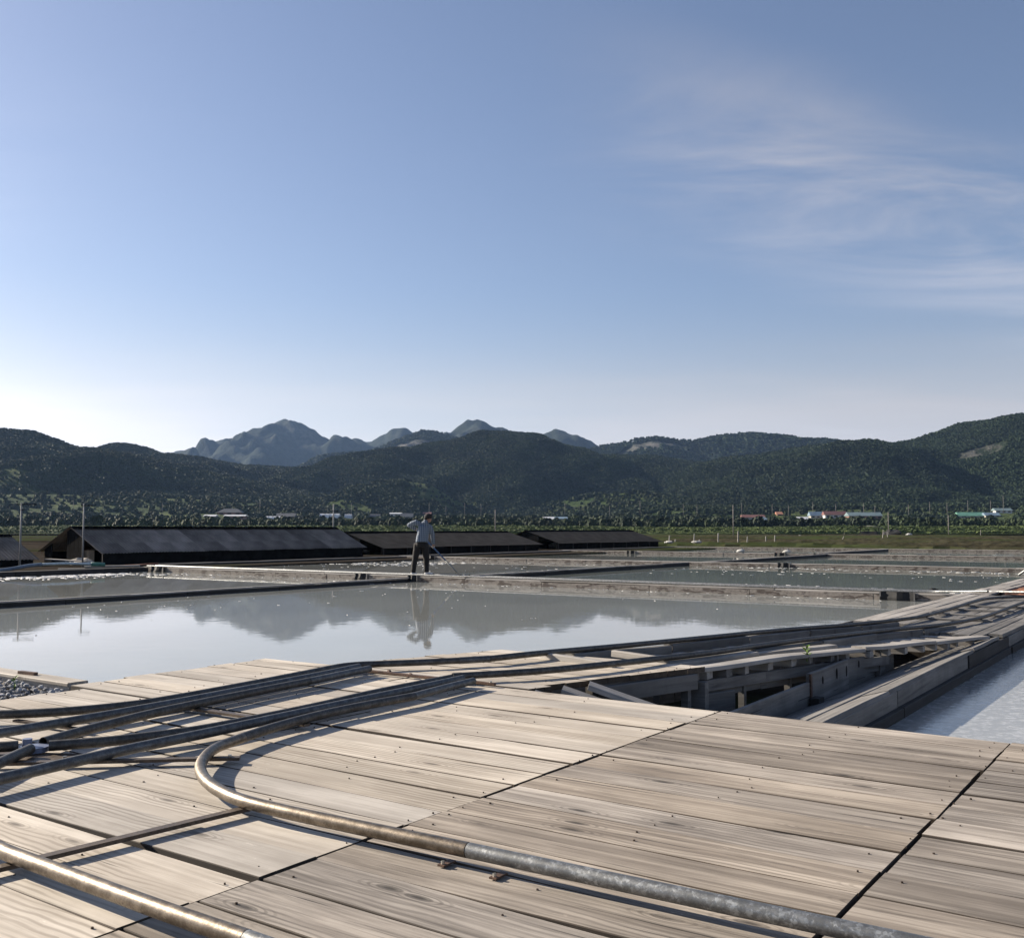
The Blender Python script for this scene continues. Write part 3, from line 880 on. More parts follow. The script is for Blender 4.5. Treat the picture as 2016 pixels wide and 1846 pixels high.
def dike(axis, c, a0, a1, w, label, ztop=ZD, cap='wood_pale', face='dike', seg=2.4, faces=(-1, 1), ncap=2):
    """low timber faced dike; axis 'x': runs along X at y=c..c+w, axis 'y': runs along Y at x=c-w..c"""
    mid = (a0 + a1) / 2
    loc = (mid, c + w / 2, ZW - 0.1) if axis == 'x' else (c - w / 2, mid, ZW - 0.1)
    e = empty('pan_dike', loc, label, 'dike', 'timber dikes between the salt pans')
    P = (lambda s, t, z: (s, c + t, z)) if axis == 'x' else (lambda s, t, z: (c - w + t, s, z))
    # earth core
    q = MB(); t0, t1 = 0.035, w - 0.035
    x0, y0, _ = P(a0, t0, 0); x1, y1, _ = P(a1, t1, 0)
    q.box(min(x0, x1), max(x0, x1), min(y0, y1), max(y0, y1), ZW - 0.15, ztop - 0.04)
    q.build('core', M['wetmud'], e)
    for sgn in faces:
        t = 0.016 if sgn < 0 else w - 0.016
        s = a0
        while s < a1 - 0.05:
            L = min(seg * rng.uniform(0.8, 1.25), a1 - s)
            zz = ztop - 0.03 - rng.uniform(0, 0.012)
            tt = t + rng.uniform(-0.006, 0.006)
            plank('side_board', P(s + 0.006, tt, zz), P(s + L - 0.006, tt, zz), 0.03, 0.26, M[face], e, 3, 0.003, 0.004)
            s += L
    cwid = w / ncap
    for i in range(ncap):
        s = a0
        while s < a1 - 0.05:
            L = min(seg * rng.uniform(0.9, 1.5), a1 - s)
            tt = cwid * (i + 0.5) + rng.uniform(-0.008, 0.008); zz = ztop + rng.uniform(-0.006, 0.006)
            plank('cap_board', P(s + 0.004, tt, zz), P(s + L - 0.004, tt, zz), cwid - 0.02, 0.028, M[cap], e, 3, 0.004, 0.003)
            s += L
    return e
dike('x', 19.95, -28.6, -3.95, 0.5, 'long timber dike with rails on top that the worker stands on')
dike('y', -17.15, 3.2, 19.9, 0.12, 'narrow dark sided dike from left edge of photo to the worker', ztop=-0.315, face='wood_dark', ncap=1)  # side boards coloured near black for the shade on faces turned from the sun
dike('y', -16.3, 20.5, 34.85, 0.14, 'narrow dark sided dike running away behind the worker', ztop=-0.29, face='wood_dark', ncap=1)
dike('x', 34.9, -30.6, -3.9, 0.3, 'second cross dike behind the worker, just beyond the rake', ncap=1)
dike('y', -16.0, 35.25, 50.05, 0.2, 'short dark sided dike joining second and third cross dikes', ztop=-0.29, face='wood_dark', ncap=1)
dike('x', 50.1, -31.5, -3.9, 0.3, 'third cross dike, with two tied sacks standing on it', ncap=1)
dike('y', -17.0, 50.45, 65.1, 0.24, 'farthest dark sided dike joining third and last cross dikes', ztop=-0.29, face='wood_dark', ncap=1)
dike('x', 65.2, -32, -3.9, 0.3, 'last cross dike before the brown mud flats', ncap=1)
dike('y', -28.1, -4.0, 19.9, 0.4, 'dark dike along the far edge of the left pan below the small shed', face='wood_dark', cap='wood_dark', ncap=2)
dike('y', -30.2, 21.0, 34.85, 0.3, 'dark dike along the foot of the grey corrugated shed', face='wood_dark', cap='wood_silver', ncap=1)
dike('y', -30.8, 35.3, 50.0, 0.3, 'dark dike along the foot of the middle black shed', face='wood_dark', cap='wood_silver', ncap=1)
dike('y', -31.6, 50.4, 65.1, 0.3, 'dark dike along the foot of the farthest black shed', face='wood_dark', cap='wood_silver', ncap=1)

# low mud bunds and furrows on the abandoned flats
for i, (y0, x0, x1, w) in enumerate(((71, -60, -2, 2.2), (86, -95, 0, 2.0), (100, -64, 2, 2.4), (123, -150, 6, 2.4), (144, -170, 8, 3), (166, -190, 8, 3), (195, -220, 10, 3.5), (228, -250, 12, 4))):
    n = 60; v = []; f = []
    for k_ in range(n + 1):
        x = x0 + (x1 - x0) * k_ / n
        h = 0.26 + 0.2 * rng.random()
        yy = y0 + rng.uniform(-0.3, 0.3)
        v += [(x, yy - w / 2, -0.63), (x, yy - w * 0.2, -0.62 + h), (x, yy + w * 0.2, -0.62 + h * 0.9), (x, yy + w / 2, -0.63)]
        if k_:
            b = 4 * k_
            for j in range(3): f.append((b - 4 + j, b + j, b + j + 1, b - 3 + j))
    tag(obj('earth_bund', v, f, M['bund'], origin=((x0 + x1) / 2, y0, -0.63)), kind='structure')

# salt crust floating on the brine
def crust(name, spots, label, seed):
    r = random.Random(seed); q = MB()
    for (x0, x1, y0, y1, n, s0, s1) in spots:
        for _ in range(n):
            x, y = r.uniform(x0, x1), r.uniform(y0, y1)
            a, b = r.uniform(s0, s1) * 1.6, r.uniform(s0, s1) * .45
            m_ = r.randint(6, 8); th = r.uniform(-0.5, 0.5)
            ring = []
            for j in range(m_):
                t = 2 * math.pi * j / m_; q_ = r.uniform(0.55, 1.1)
                dx, dy = a * q_ * math.cos(t), b * q_ * math.sin(t)
                ring.append((x + dx * math.cos(th) - dy * math.sin(th), y + dx * math.sin(th) + dy * math.cos(th)))
            z0 = ZW - 0.004; z1 = ZW + r.uniform(0.004, 0.008)
            q.add([(p[0], p[1], z0) for p in ring] + [(x + (p[0] - x) * .85, y + (p[1] - y) * .85, z1) for p in ring],
                  [(j, (j + 1) % m_, m_ + (j + 1) % m_, m_ + j) for j in range(m_)] + [tuple(range(m_, 2 * m_))])
    return tag(q.build(name, M['salt']), label, 'salt crust', None, 'stuff')
crust('salt_crust', [(-28.0, -25.6, 8.0, 19.0, 240, 0.03, 0.12), (-27.9, -26.6, 12.0, 18.5, 260, 0.04, 0.16), (-28, -17, 17.8, 19.8, 60, 0.02, 0.07)], 'white salt crust along the far edge of the left pan', 1)
crust('salt_crust', [(-17, -13, 8, 19.5, 40, 0.01, 0.035), (-16, -5, 19.5, 19.9, 50, 0.01, 0.03), (-15, -6, 5.5, 19, 25, 0.005, 0.018)], 'thin white flecks floating on the nearest pan', 2)
crust('salt_crust', [(-11, -4.2, 20.6, 21.9, 260, 0.03, 0.10), (-10, -4.2, 21.8, 24, 60, 0.02, 0.07), (-15.5, -4.2, 28, 34.5, 80, 0.012, 0.05), (-15.5, -4.2, 33.6, 34.8, 120, 0.015, 0.06)], 'white salt flecks on the greenish pan right of the worker', 3)
crust('salt_crust', [(-29.5, -24.5, 28, 33, 160, 0.04, 0.11), (-29, -17, 20.6, 34, 90, 0.02, 0.06)], 'white salt flecks on the pan behind the worker', 4)

# ------------------------------------------------------------------ rails on the long dike
def rail(name, segs, label, group='steel pipe rails of the cart track', seg=14, per=8):
    """segs: list of (part name, points, radius, material)"""
    allp = [Vector(p) for s in segs for p in s[1]]
    e = empty(name, allp[0], label, 'rail', group)
    for part, pts, r_, mt in segs:
        q = MB()
        cp = catmull(pts, per) if len(pts) > 2 else [Vector(pts[0]), (Vector(pts[0]) + Vector(pts[1])) / 2, Vector(pts[1])]
        q.tube(cp, r_, seg, 0, cap=False)
        # hollow ends
        for s_, t_ in ((0, 1), (-1, -2)):
            d = (cp[s_] - cp[t_]).normalized()
            a_, b_ = cp[s_], cp[s_] - d * 0.08
            i0 = len(q.v)
            m2_ = MB(); m2_.tube([a_, b_], r_ * 0.86, seg, 0, cap=False)
            q.add(m2_.v, [f_[::-1] for f_ in m2_.f])
            m3_ = MB(); m3_.tube([a_, a_ - d * 1e-4], r_, seg, 0, cap=False)
            n0 = len(q.v); q.v += m3_.v[:seg] + m2_.v[:seg]
            q.f += [(n0 + j, n0 + (j + 1) % seg, n0 + seg + (j + 1) % seg, n0 + seg + j) for j in range(seg)]; q.m += [0] * seg
            n0 = len(q.v); q.v += m2_.v[seg:]; q.f.append(tuple(n0 + j for j in range(seg))); q.m.append(0)
        o = q.build(part, M[mt], e, True)
        try: o.data.set_sharp_from_angle(angle=0.9)
        except Exception: pass
    return e
RR = 0.0212
zr1 = ZD + 0.03
rail('pipe_rail', [('pipe', [(-28.4, 20.06, zr1), (-20, 20.08, zr1), (-12, 20.05, zr1), (-5.4, 20.04, zr1), (-4.2, 19.9, zr1 + .03), (-3.4, 19.45, -0.165)], 0.024, 'galv')], 'sunlit pipe rail along the near side of the dike under the worker', seg=10)
rail('pipe_rail', [('pipe', [(-28.4, 20.38, zr1), (-20, 20.36, zr1), (-12, 20.39, zr1), (-5.4, 20.36, zr1), (-3.8, 20.2, zr1 + .03), (-2.6, 19.6, -0.165), (-1.4, 19.3, -0.165)], 0.024, 'galv')], 'sunlit pipe rail along the far side of the dike under the worker', seg=10)

# ------------------------------------------------------------------ sheds
def shed(v0, v1, uf, ur, ze, zr, zb, mat, label, sheet=1.15, corr=True, gable=True):
    ub = 2 * ur - uf
    e = empty('salt_shed', ((uf + ub) / 2, (v0 + v1) / 2, zb), label, 'shed', 'long low sheds beside the salt pans')
    L = v1 - v0; n = max(2, round(L / sheet)); pw = L / n
    run = math.hypot(uf - ur, zr - ze)
    ang = math.atan2(zr - ze, uf - ur)
    # one sheet: local x down the slope, local y along the shed
    nx, ny = 3, (9 * 6 if corr else 4)
    v = []; f = []
    for i in range(nx + 1):
        for j in range(ny + 1):
            y = (pw + 0.06) * j / ny
            v.append((run * i / nx, y, (0.016 * math.sin(2 * math.pi * 9 * j / ny) if corr else 0.0)))
    for i in range(nx):
        for j in range(ny):
            a = i * (ny + 1) + j; f.append((a, a + ny + 1, a + ny + 2, a + 1))
    o_ = len(v)
    v += [(p[0], p[1], p[2] - 0.006) for p in v]
    f += [tuple(o_ + q for q in ff[::-1]) for ff in f]
    me = mesh('roof_sheet', v, f, mat, smooth=corr)
    for side in (1, -1):
        for k_ in range(n):
            o = bpy.data.objects.new('roof_sheet', me)
            R_ = Matrix.Rotation(ang + rng.uniform(-.006, .006), 4, 'Y')
            if side < 0: R_ = Matrix.Rotation(math.pi, 4, 'Z') @ R_
            y = v0 + k_ * pw + (0 if side > 0 else pw)
            T = Matrix.Translation((ur, y, zr + 0.004 * (k_ % 2) + rng.uniform(0, .004)))
            link(o, e, T @ R_)
    q = MB(); q.add([(ur - .22, v0, zr - .055), (ur, v0, zr + .045), (ur + .22, v0, zr - .055), (ur - .22, v1 + .05, zr - .055), (ur, v1 + .05, zr + .045), (ur + .22, v1 + .05, zr - .055)], [(0, 1, 4, 3), (1, 2, 5, 4), (3, 4, 1, 0), (4, 5, 2, 1)])
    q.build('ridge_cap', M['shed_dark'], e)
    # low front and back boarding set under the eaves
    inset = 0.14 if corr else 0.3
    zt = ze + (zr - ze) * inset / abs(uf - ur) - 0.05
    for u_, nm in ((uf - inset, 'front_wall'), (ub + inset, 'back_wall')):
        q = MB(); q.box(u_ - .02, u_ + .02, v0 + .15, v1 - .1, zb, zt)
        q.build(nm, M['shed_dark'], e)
    for k_ in range(int(L / 1.8) + 1):
        y = v0 + .2 + k_ * 1.8
        if y > v1 - .1: break
        q = MB(); q.bar((uf - .2, y, zb), (uf - .2, y, ze + (zr - ze) * .2 / abs(uf - ur) - .03), .06, .06, up=(0, 1, 0))
        q.build('post', M['wood_dark'], e)
    # gable boarding, each board its own, a doorway left open
    if gable:
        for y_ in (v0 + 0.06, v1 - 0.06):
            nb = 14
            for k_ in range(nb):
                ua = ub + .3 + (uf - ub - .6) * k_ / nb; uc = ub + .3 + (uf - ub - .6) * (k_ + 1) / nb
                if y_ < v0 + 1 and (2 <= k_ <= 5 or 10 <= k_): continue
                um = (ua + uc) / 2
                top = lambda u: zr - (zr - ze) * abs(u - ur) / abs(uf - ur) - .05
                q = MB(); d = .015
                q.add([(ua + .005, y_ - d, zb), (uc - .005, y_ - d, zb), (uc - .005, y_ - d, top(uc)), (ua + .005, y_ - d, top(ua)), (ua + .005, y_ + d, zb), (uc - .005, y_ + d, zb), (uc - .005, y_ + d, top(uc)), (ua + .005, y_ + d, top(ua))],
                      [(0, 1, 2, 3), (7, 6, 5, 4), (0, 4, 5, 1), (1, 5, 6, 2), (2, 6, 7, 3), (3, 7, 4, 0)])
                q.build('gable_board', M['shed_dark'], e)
    return e
shed(5.0, 19.6, -34.0, -36.0, -0.13, 0.72, -0.36, M['roof_sheet'], 'small corrugated shed cut off by the left edge of photo')
shed(21.6, 35.5, -33.3, -35.35, 0.06, 1.0, -0.36, M['roof_sheet'], 'longest shed with grey corrugated roof, left of the worker')
shed(37.6, 52.0, -34.1, -36.8, 0.0, 0.78, -0.36, M['roof_tarp'], 'middle shed with smooth black roof, behind the worker', 2.4, False)
shed(54.5, 69.0, -34.5, -37.1, 0.03, 0.84, -0.36, M['roof_tarp'], 'farthest black roofed shed, right of the worker', 2.4, False)

# ------------------------------------------------------------------ deck
deck = empty('timber_deck', (-2.2, 3.0, 0), 'weathered timber plank deck in the foreground', 'deck')
DZ = -0.62
rows = []
y = 4.87
while y > 0.7:
    w = 0.2 + rng.uniform(-0.012, 0.012)
    rows.append((y - w, y)); y -= w
NAILS = []
def deck_board(x0, x1, y0, y1, mat, gap=0.005, z=0.0, skew=0.0):
    yc = (y0 + y1) / 2
    za, zb = z + rng.uniform(-0.0018, 0.0018), z + rng.uniform(-0.0018, 0.0018)
    tilt = rng.uniform(-0.006, 0.006)
    g1 = gap - 0.0025 + rng.choice((0, 0, 0.001, 0.003, 0.007))
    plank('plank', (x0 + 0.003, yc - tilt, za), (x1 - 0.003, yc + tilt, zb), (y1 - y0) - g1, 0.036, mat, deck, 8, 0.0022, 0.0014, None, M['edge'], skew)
    nx_ = max(2, round((x1 - x0) / 0.62))
    for i in range(nx_ + 1):
        x = x0 + 0.05 + (x1 - x0 - 0.1) * i / nx_
        for s_ in (-0.3, 0.3):
            if rng.random() < 0.55:
                NAILS.append((x + rng.uniform(-.05, .05), yc + s_ * (y1 - y0) * rng.uniform(0.6, 1.1), za + (zb - za) * i / nx_ + 0.0032))
for i, (a, b) in enumerate(rows):
    j = 0.012
    deck_board(-0.774, 0.57 + rng.uniform(-j, j), a, b, M['wood_grey'])
    deck_board(0.58, 1.95, a, b, M['wood_grey'])
    deck_board(-2.112 + rng.uniform(-.004, .004), -0.779 + rng.uniform(-.008, .003), a, b, M['wood_grey'])
for i, (a, b) in enumerate(rows):
    off = -0.006 + rng.uniform(-0.012, 0.012)
    sx = -3.86 + rng.choice((0, 0, -0.32, 0.3))
    a_, b_ = a + off, b + off
    deck_board(sx, -2.116 + rng.uniform(-0.008, 0.003), a_, b_, M['wood_warm'], 0.006)
    left = -5.62 if b_ > 3.5 else -5.46
    deck_board(left + rng.uniform(-0.03, 0.03), sx - 0.006, a_, b_, M['wood_warm'], 0.006)
# walkway boards beyond the far edge, ends follow the turn of the track
y = 4.885
while y < 6.3:
    w = 0.165 + rng.uniform(-0.008, 0.008)
    yc = y + w / 2
    ul = -5.02 + 0.33 * (yc - 5.0) + rng.uniform(-0.012, 0.012)
    ur_ = (-3.2 + 0.335 * (yc - 5.4)) if yc > 5.1 else -3.28
    ur_ += rng.uniform(-0.006, 0.006)
    sp = -4.15 + rng.uniform(-.1, .1)
    deck_board(ul, ur_, y, y + w, M['wood_warm'], 0.006, 0.0, 0.335)
    y += w
# extra pale boards along the left rim of the deck
deck_board(-5.66, -4.98, 4.875, 5.0, M['wood_warm'], 0.006, -0.002)
# nail heads
q = MB()
for (x, y, z) in NAILS:
    r_ = rng.uniform(0.0025, 0.0046); n = 6
    ring = [(x + r_ * math.cos(2 * math.pi * j / n), y + r_ * math.sin(2 * math.pi * j / n)) for j in range(n)]
    q.add([(p[0], p[1], z - 0.004) for p in ring] + [(x + (p[0] - x) * .8, y + (p[1] - y) * .8, z + 0.0005) for p in ring], [(j, (j + 1) % n, n + (j + 1) % n, n + j) for j in range(n)] + [tuple(range(n, 2 * n))])
tag(q.build('nail_heads', M['nail'], deck), kind='stuff')
# bearers under the deck and its fascia
for x in (-5.4, -4.6, -3.8, -3.0, -2.2, -1.45, -0.8, 0.0, 0.7, 1.5):
    plank('joist', (x, 1.0, -0.042), (x, 4.8, -0.042), 0.07, 0.12, M['wood_silver'], deck, 2)
for x in (-5.5, -4.4, -3.3, -2.1, -0.9, 0.6):
    for y in (1.2, 3.0, 4.7):
        q = MB(); q.bar((x, y, DZ), (x, y, -0.16), .08, .08, up=(0, 1, 0)); q.build('stump', M['wood_silver'], deck)
plank('fascia', (-5.63, 3.55, -0.045), (-5.63, 4.85, -0.045), 0.025, 0.45, M['wood_silver'], deck, 3)
plank('fascia', (-5.6, 4.885, -0.05), (-5.02, 4.885, -0.05), 0.025, 0.45, M['wood_silver'], deck, 3)
plank('edge_beam', (-3.17, 5.42, -0.042), (-2.915, 6.3, -0.042), 0.05, 0.10, M['wood_silver'], deck, 3)
plank('inner_beam', (-3.6, 4.95, -0.16), (-3.3, 6.3, -0.16), 0.04, 0.12, M['wood_silver'], deck, 3)
q = MB(); q.bar((-2.955, 6.24, DZ), (-2.955, 6.24, -0.14), .05, .05, up=(0, 1, 0)); q.build('post', M['wood_silver'], deck)
q = MB(); q.bar((-2.98, 6.36, -0.2), (-2.86, 6.36, -0.2), .06, .2, up=(0, 0, 1)); q.build('block', M['wood_silver'], deck)

# sloping chute boards between deck and walkway
ch = empty('chute', (-3.1, 5.2, -0.2), 'short sloping board chute dropping from the walkway into the trench', 'chute')
for i in range(3):
    st_ = Vector((-3.249 + 0.046 * i, 4.866 + 0.23 * i, -0.006))
    plank('chute_board', st_, st_ + Vector((0.62, 0.34, -0.235)), 0.172, 0.03, M['wood_pale'], ch, 3)

# ------------------------------------------------------------------ pan curb, gravel and weeds at left
cb = empty('pan_curb', (-7.5, 3.5, -0.3), 'thick grained curb board beside the gravel at left edge of photo', 'curb')
plank('curb_board', (-9.5, 3.5, -0.012), (-5.66, 3.5, -0.004), 0.045, 0.36, M['wood_warm'], cb, 5)
plank('cap_board', (-9.5, 3.535, 0.006), (-5.66, 3.535, 0.008), 0.135, 0.02, M['wood_warm'], cb, 5)
q = MB(); q.bar((-6.28, 3.52, 0.016), (-6.12, 3.535, 0.016), .03, .02); q.build('iron_strap', M['rust'], cb)
q = MB()
gr = random.Random(5)
for _ in range(1700):
    x, y = gr.uniform(-7.3, -5.5), gr.uniform(2.4, 3.46)
    s_ = gr.uniform(0.008, 0.02)
    q.ball((x, y, -0.075 + 0.05 * gr.random() + s_ * .3), (s_ * gr.uniform(.8, 1.4), s_ * gr.uniform(.7, 1.2), s_ * gr.uniform(.5, .9)), 0, 6, 4, 0.22, gr)
tag(q.build('gravel', M['gravel']), 'blue grey gravel heaped behind the deck at left', 'gravel', None, 'stuff')
mb = MB(); mb.box(-9.4, -5.5, 1.0, 3.47, -0.62, -0.075); tag(mb.build('soil', M['wetmud']), kind='structure')

def weed(loc, h, n, label, seed):
    r = random.Random(seed)
    e = empty('weed', loc, label, 'weed')
    q = MB(); q.tube([loc, (loc[0] + .01, loc[1], loc[2] + h * .9)], [0.004, 0.002], 6); q.build('stem', M['leaf'], e)
    for i in range(n):
        a = i * 2.4 + r.uniform(-.3, .3); z0 = loc[2] + h * (0.15 + 0.75 * i / n); l = h * r.uniform(.35, .55); w = l * .2
        up = r.uniform(.5, 1.1)
        b = Vector((loc[0], loc[1], z0)); d = Vector((math.cos(a), math.sin(a), up)).normalized(); s_ = Vector((-math.sin(a), math.cos(a), 0))
        m_ = b + d * l * .5; t = b + d * l - Vector((0, 0, l * .15))
        obj('leaf', [b, m_ + s_ * w, t, m_ - s_ * w, m_ - Vector((0, 0, .004))], [(0, 1, 2), (0, 2, 3), (0, 4, 1), (1, 4, 2), (2, 4, 3), (3, 4, 0)], M['leaf'], e)
    return e
weed((-5.98, 3.32, -0.05), 0.09, 7, 'small green weed growing in the gravel by the curb', 3)
weed((-2.72, 7.95, -0.12), 0.14, 14, 'bright green weed growing between boards over the trench', 4)

# ------------------------------------------------------------------ rails of the switch on the deck
Zp = 0.047
def zz(pts, z=Zp): return [(p[0], p[1], z) if len(p) == 2 else p for p in pts]
rail('pipe_rail', [('pipe', zz([(-5.3, 2.15), (-4.95, 2.42), (-4.76, 2.58), (-4.60, 2.78), (-4.50, 3.02), (-4.47, 3.28), (-4.52, 3.85), (-4.585, 4.36), (-4.63, 4.68), (-4.60, 4.84), (-4.50, 4.97), (-4.35, 5.16), (-4.2, 5.38)]), RR, 'pipe_dark'),
                   ('sleeve', zz([(-4.2, 5.38), (-4.15, 5.46), (-4.09, 5.57)]), RR * 1.08, 'pipe_grey')], 'outermost pipe rail, curving off the left edge below the pan')
rail('pipe_rail', [('pipe', zz([(-4.32, 1.6), (-4.33, 2.35), (-4.335, 2.86), (-4.36, 3.3), (-4.42, 3.9), (-4.47, 4.36), (-4.53, 4.77)]), RR, 'pipe_grey')], 'straight pipe rail second from the pan at left')
rail('pipe_rail', [('pipe', zz([(-4.0, 2.35), (-4.07, 2.54), (-4.13, 2.75), (-4.21, 3.08), (-4.29, 3.7), (-4.34, 4.16)]), RR, 'pipe_dark'), ('sleeve', zz([(-4.34, 4.16), (-4.38, 4.45), (-4.42, 4.75)]), RR * 0.97, 'pipe_grey')], 'pipe rail ending open beside the blue pivot')
rail('pipe_rail', [('pipe', zz([(-3.915, 2.325), (-3.80, 2.51), (-3.725, 2.72), (-3.68, 2.95), (-3.69, 3.53), (-3.74, 4.07), (-3.75, 4.73)]), RR, 'pipe_dark')], 'pipe rail starting at the blue pivot, first of the right hand three')
rail('pipe_rail', [('pipe', zz([(-3.5, 1.5), (-3.54, 1.92), (-3.565, 2.15), (-3.59, 2.4), (-3.60, 2.62), (-3.605, 2.9), (-3.63, 3.48), (-3.66, 4.34), (-3.68, 4.75)]), RR, 'pipe_grey')], 'straight grey pipe rail crossing the brown tie, middle of the right hand three')
rail('pipe_rail', [('pipe', zz([(-3.50, 4.10), (-3.52, 3.7), (-3.51, 3.41), (-3.46, 3.1), (-3.40, 2.88)]), RR, 'pipe_dark'),
                   ('sleeve', zz([(-3.57, 4.71), (-3.54, 4.4), (-3.50, 4.10)]), RR * 0.97, 'pipe_grey'),
                   ('bend', zz([(-3.40, 2.88), (-3.335, 2.70), (-3.23, 2.555), (-3.09, 2.425), (-2.92, 2.32), (-2.74, 2.25), (-2.54, 2.215), (-2.18, 2.22), (-1.715, 2.24)]), RR, 'bronze'),
                   ('straight', zz([(-1.712, 2.24), (-1.4, 2.25), (-1.08, 2.26), (-0.72, 2.275), (-0.3, 2.29), (0.9, 2.33)]), RR * 0.985, 'galv')], 'long pipe rail making the tight bend across the middle of the deck', per=10)
rail('pipe_rail', [('pipe', zz([(-3.55, 1.78), (-3.3, 1.63), (-3.05, 1.55), (-2.77, 1.51), (-2.5, 1.50), (-2.05, 1.49), (-1.735, 1.49)]), RR, 'bronze'), ('sleeve', zz([(-1.735, 1.49), (-1.4, 1.49), (-0.6, 1.5)]), RR * 0.97, 'galv')], 'bronze brown pipe rail in the bottom left corner', per=10)
rail('pipe_rail', [('pipe', zz([(-4.5, 1.75), (-4.25, 2.02), (-4.06, 2.2), (-4.02, 2.255)]), RR, 'pipe_dark')], 'short cut pipe rail at left edge, behind the blue pivot')
rail('pipe_rail', [('pipe', zz([(-3.68, 1.9), (-3.78, 2.05), (-3.92, 2.25)]), RR, 'pipe_dark')], 'short movable pipe rail resting on the blue pivot')

def tie(pts, w, h, z, mat, label, bolts=()):
    e = empty('tie_bar', (pts[0][0], pts[0][1], 0), label, 'tie bar', 'flat steel ties under the rails')
    for (a, b) in zip(pts[:-1], pts[1:]):
        q = MB(); q.bar((a[0], a[1], z), (b[0], b[1], z), w, h); bo = q.build('bar', mat, e)
    for (x, y) in bolts:
        q = MB(); q.tube([(x, y, z), (x, y, z + h / 2 + .008)], 0.008, 6); q.build('bolt', M['zinc'], bo)
    return e
tie([(-2.705, 1.36), (-2.605, 2.27)], .032, .012, .021, M['tie'], 'brown flat tie bar joining the two bronze rails', [(-2.70, 1.41)])
tie([(-3.95, 2.05), (-3.2, 2.70)], .034, .012, .021, M['tie'], 'brown flat tie bar reaching the tight pipe bend', [(-3.23, 2.675)])
tie([(-4.5, 3.285), (-3.48, 3.325)], .038, .012, .021, M['tie'], 'brown flat tie bar between the two bundles of rails', [])
t4 = tie([(-4.62, 4.80), (-3.5, 4.825)], .022, .014, .02, M['rust'], 'rusty channel tie where the rail bundles end', [(-3.53, 4.825)])
q = MB(); q.bar((-4.62, 4.86, .014), (-3.62, 4.88, .014), .03, .006); q.build('bar', M['rust'], t4)
for x in (-4.35, -4.15, -3.9): 
    q = MB(); q.ball((x, 4.84 + rng.uniform(-.02, .02), .022), (.02, .012, .012), 0, 6, 4, .2, rng); q.build('rust_flake', M['rust'], t4)
tie([(-4.7, 2.62), (-4.2, 2.68)], .03, .01, .02, M['tie'], 'short flat tie under the outer rails at left edge')
tie([(-5.0, 5.55), (-3.0, 6.0)], .03, .01, .02, M['tie'], 'flat tie under the rails on the walkway') if False else None

pv = empty('switch_pivot', (-3.97, 2.28, 0), 'blue grey steel pivot disc with round stud between rails', 'pivot')
q = MB(); q.tube([(-3.98, 2.30, 0.022), (-3.98, 2.30, 0.042)], 0.058, 20); pdisc = q.build('disc', M['bolt_blue'], pv)
q = MB(); q.tube([(-4.005, 2.285, 0.042), (-4.005, 2.285, 0.072)], 0.019, 14); q.build('stud', M['bolt_blue'], pdisc)
q = MB(); q.add([(-4.1, 2.1, .002), (-3.72, 2.28, .002), (-3.78, 2.40, .002), (-4.16, 2.22, .002), (-4.1, 2.1, .018), (-3.72, 2.28, .018), (-3.78, 2.40, .018), (-4.16, 2.22, .018)], [(0, 3, 2, 1), (4, 5, 6, 7), (0, 1, 5, 4), (1, 2, 6, 5), (2, 3, 7, 6), (3, 0, 4, 7)]); pbase = q.build('base_plate', M['tie'], pv)
q = MB(); q.tube([(-3.775, 2.31, .018), (-3.775, 2.31, .027)], .008, 6); q.build('bolt', M['zinc'], pbase)
for (x, lab) in ((-1.775, 'small bolted bracket under the brown end of the bent pipe'), (-1.60, 'small bolted bracket under the galvanised start of the bent pipe')):
    br = empty('bracket', (x, 2.19, 0), lab, 'bracket')
    q = MB(); q.box(x - .011, x + .011, 2.195, 2.25, .003, .008); bpl = q.build('plate', M['rust'], br)
    q = MB(); q.tube([(x, 2.205, .008), (x, 2.205, .017)], .005, 6); q.build('bolt', M['zinc'], bpl)

# ------------------------------------------------------------------ sloping track over the trench
def zs(y): return -0.2 * min(max((y - 6.0) / 6.0, 0), 1)
Lp = [(-4.09, 5.57), (-3.98, 6.0), (-3.87, 7.0), (-3.76, 8.3), (-3.62, 10.0), (-3.38, 11.6), (-3.10, 13.0), (-3.04, 14.0), (-3.05, 16.6), (-2.98, 17.35), (-2.75, 17.85), (-2.35, 18.1), (-1.2, 18.2)]
Rp = [(-3.78, 4.78), (-3.5, 5.24), (-3.32, 5.7), (-3.19, 6.3), (-3.12, 7.0), (-3.05, 8.6), (-2.85, 10.8), (-2.62, 12.2), (-2.45, 13.3), (-2.42, 14.4), (-2.42, 16.3), (-2.33, 16.95), (-2.05, 17.3), (-1.2, 17.45)]
zfun = lambda p: (p[0], p[1], Zp + zs(p[1]))
rail('pipe_rail', [('pipe', [zfun(p) for p in Lp[:8]], RR, 'pipe_dark'), ('curve', [zfun(p) for p in Lp[7:]], RR, 'pipe_dark')], 'dark rail on the pan side of the sloping track to the right')
rail('pipe_rail', [('pipe', [zfun(p) for p in Rp[:4]], RR, 'pipe_dark'), ('incline', [zfun(p) for p in Rp[3:10]], RR, 'pipe_dark'), ('curve', [zfun(p) for p in Rp[9:]], RR, 'pipe_dark')], 'dark rail on the trench side of the sloping track to the right')

def along(P, y):
    for a, b in zip(P[:-1], P[1:]):
        if a[1] <= y <= b[1]: return a[0] + (b[0] - a[0]) * (y - a[1]) / (b[1] - a[1])
    return P[-1][0]
Ep = [(-2.985, 6.33), (-2.74, 8.26), (-2.5, 9.5), (-2.2, 10.9), (-2.05, 11.6)]     # centre of the outer edge plank
tr = empty('track_trestle', (-3.2, 9.0, DZ), 'grey timber trestle carrying the sloping track over the trench', 'trestle')
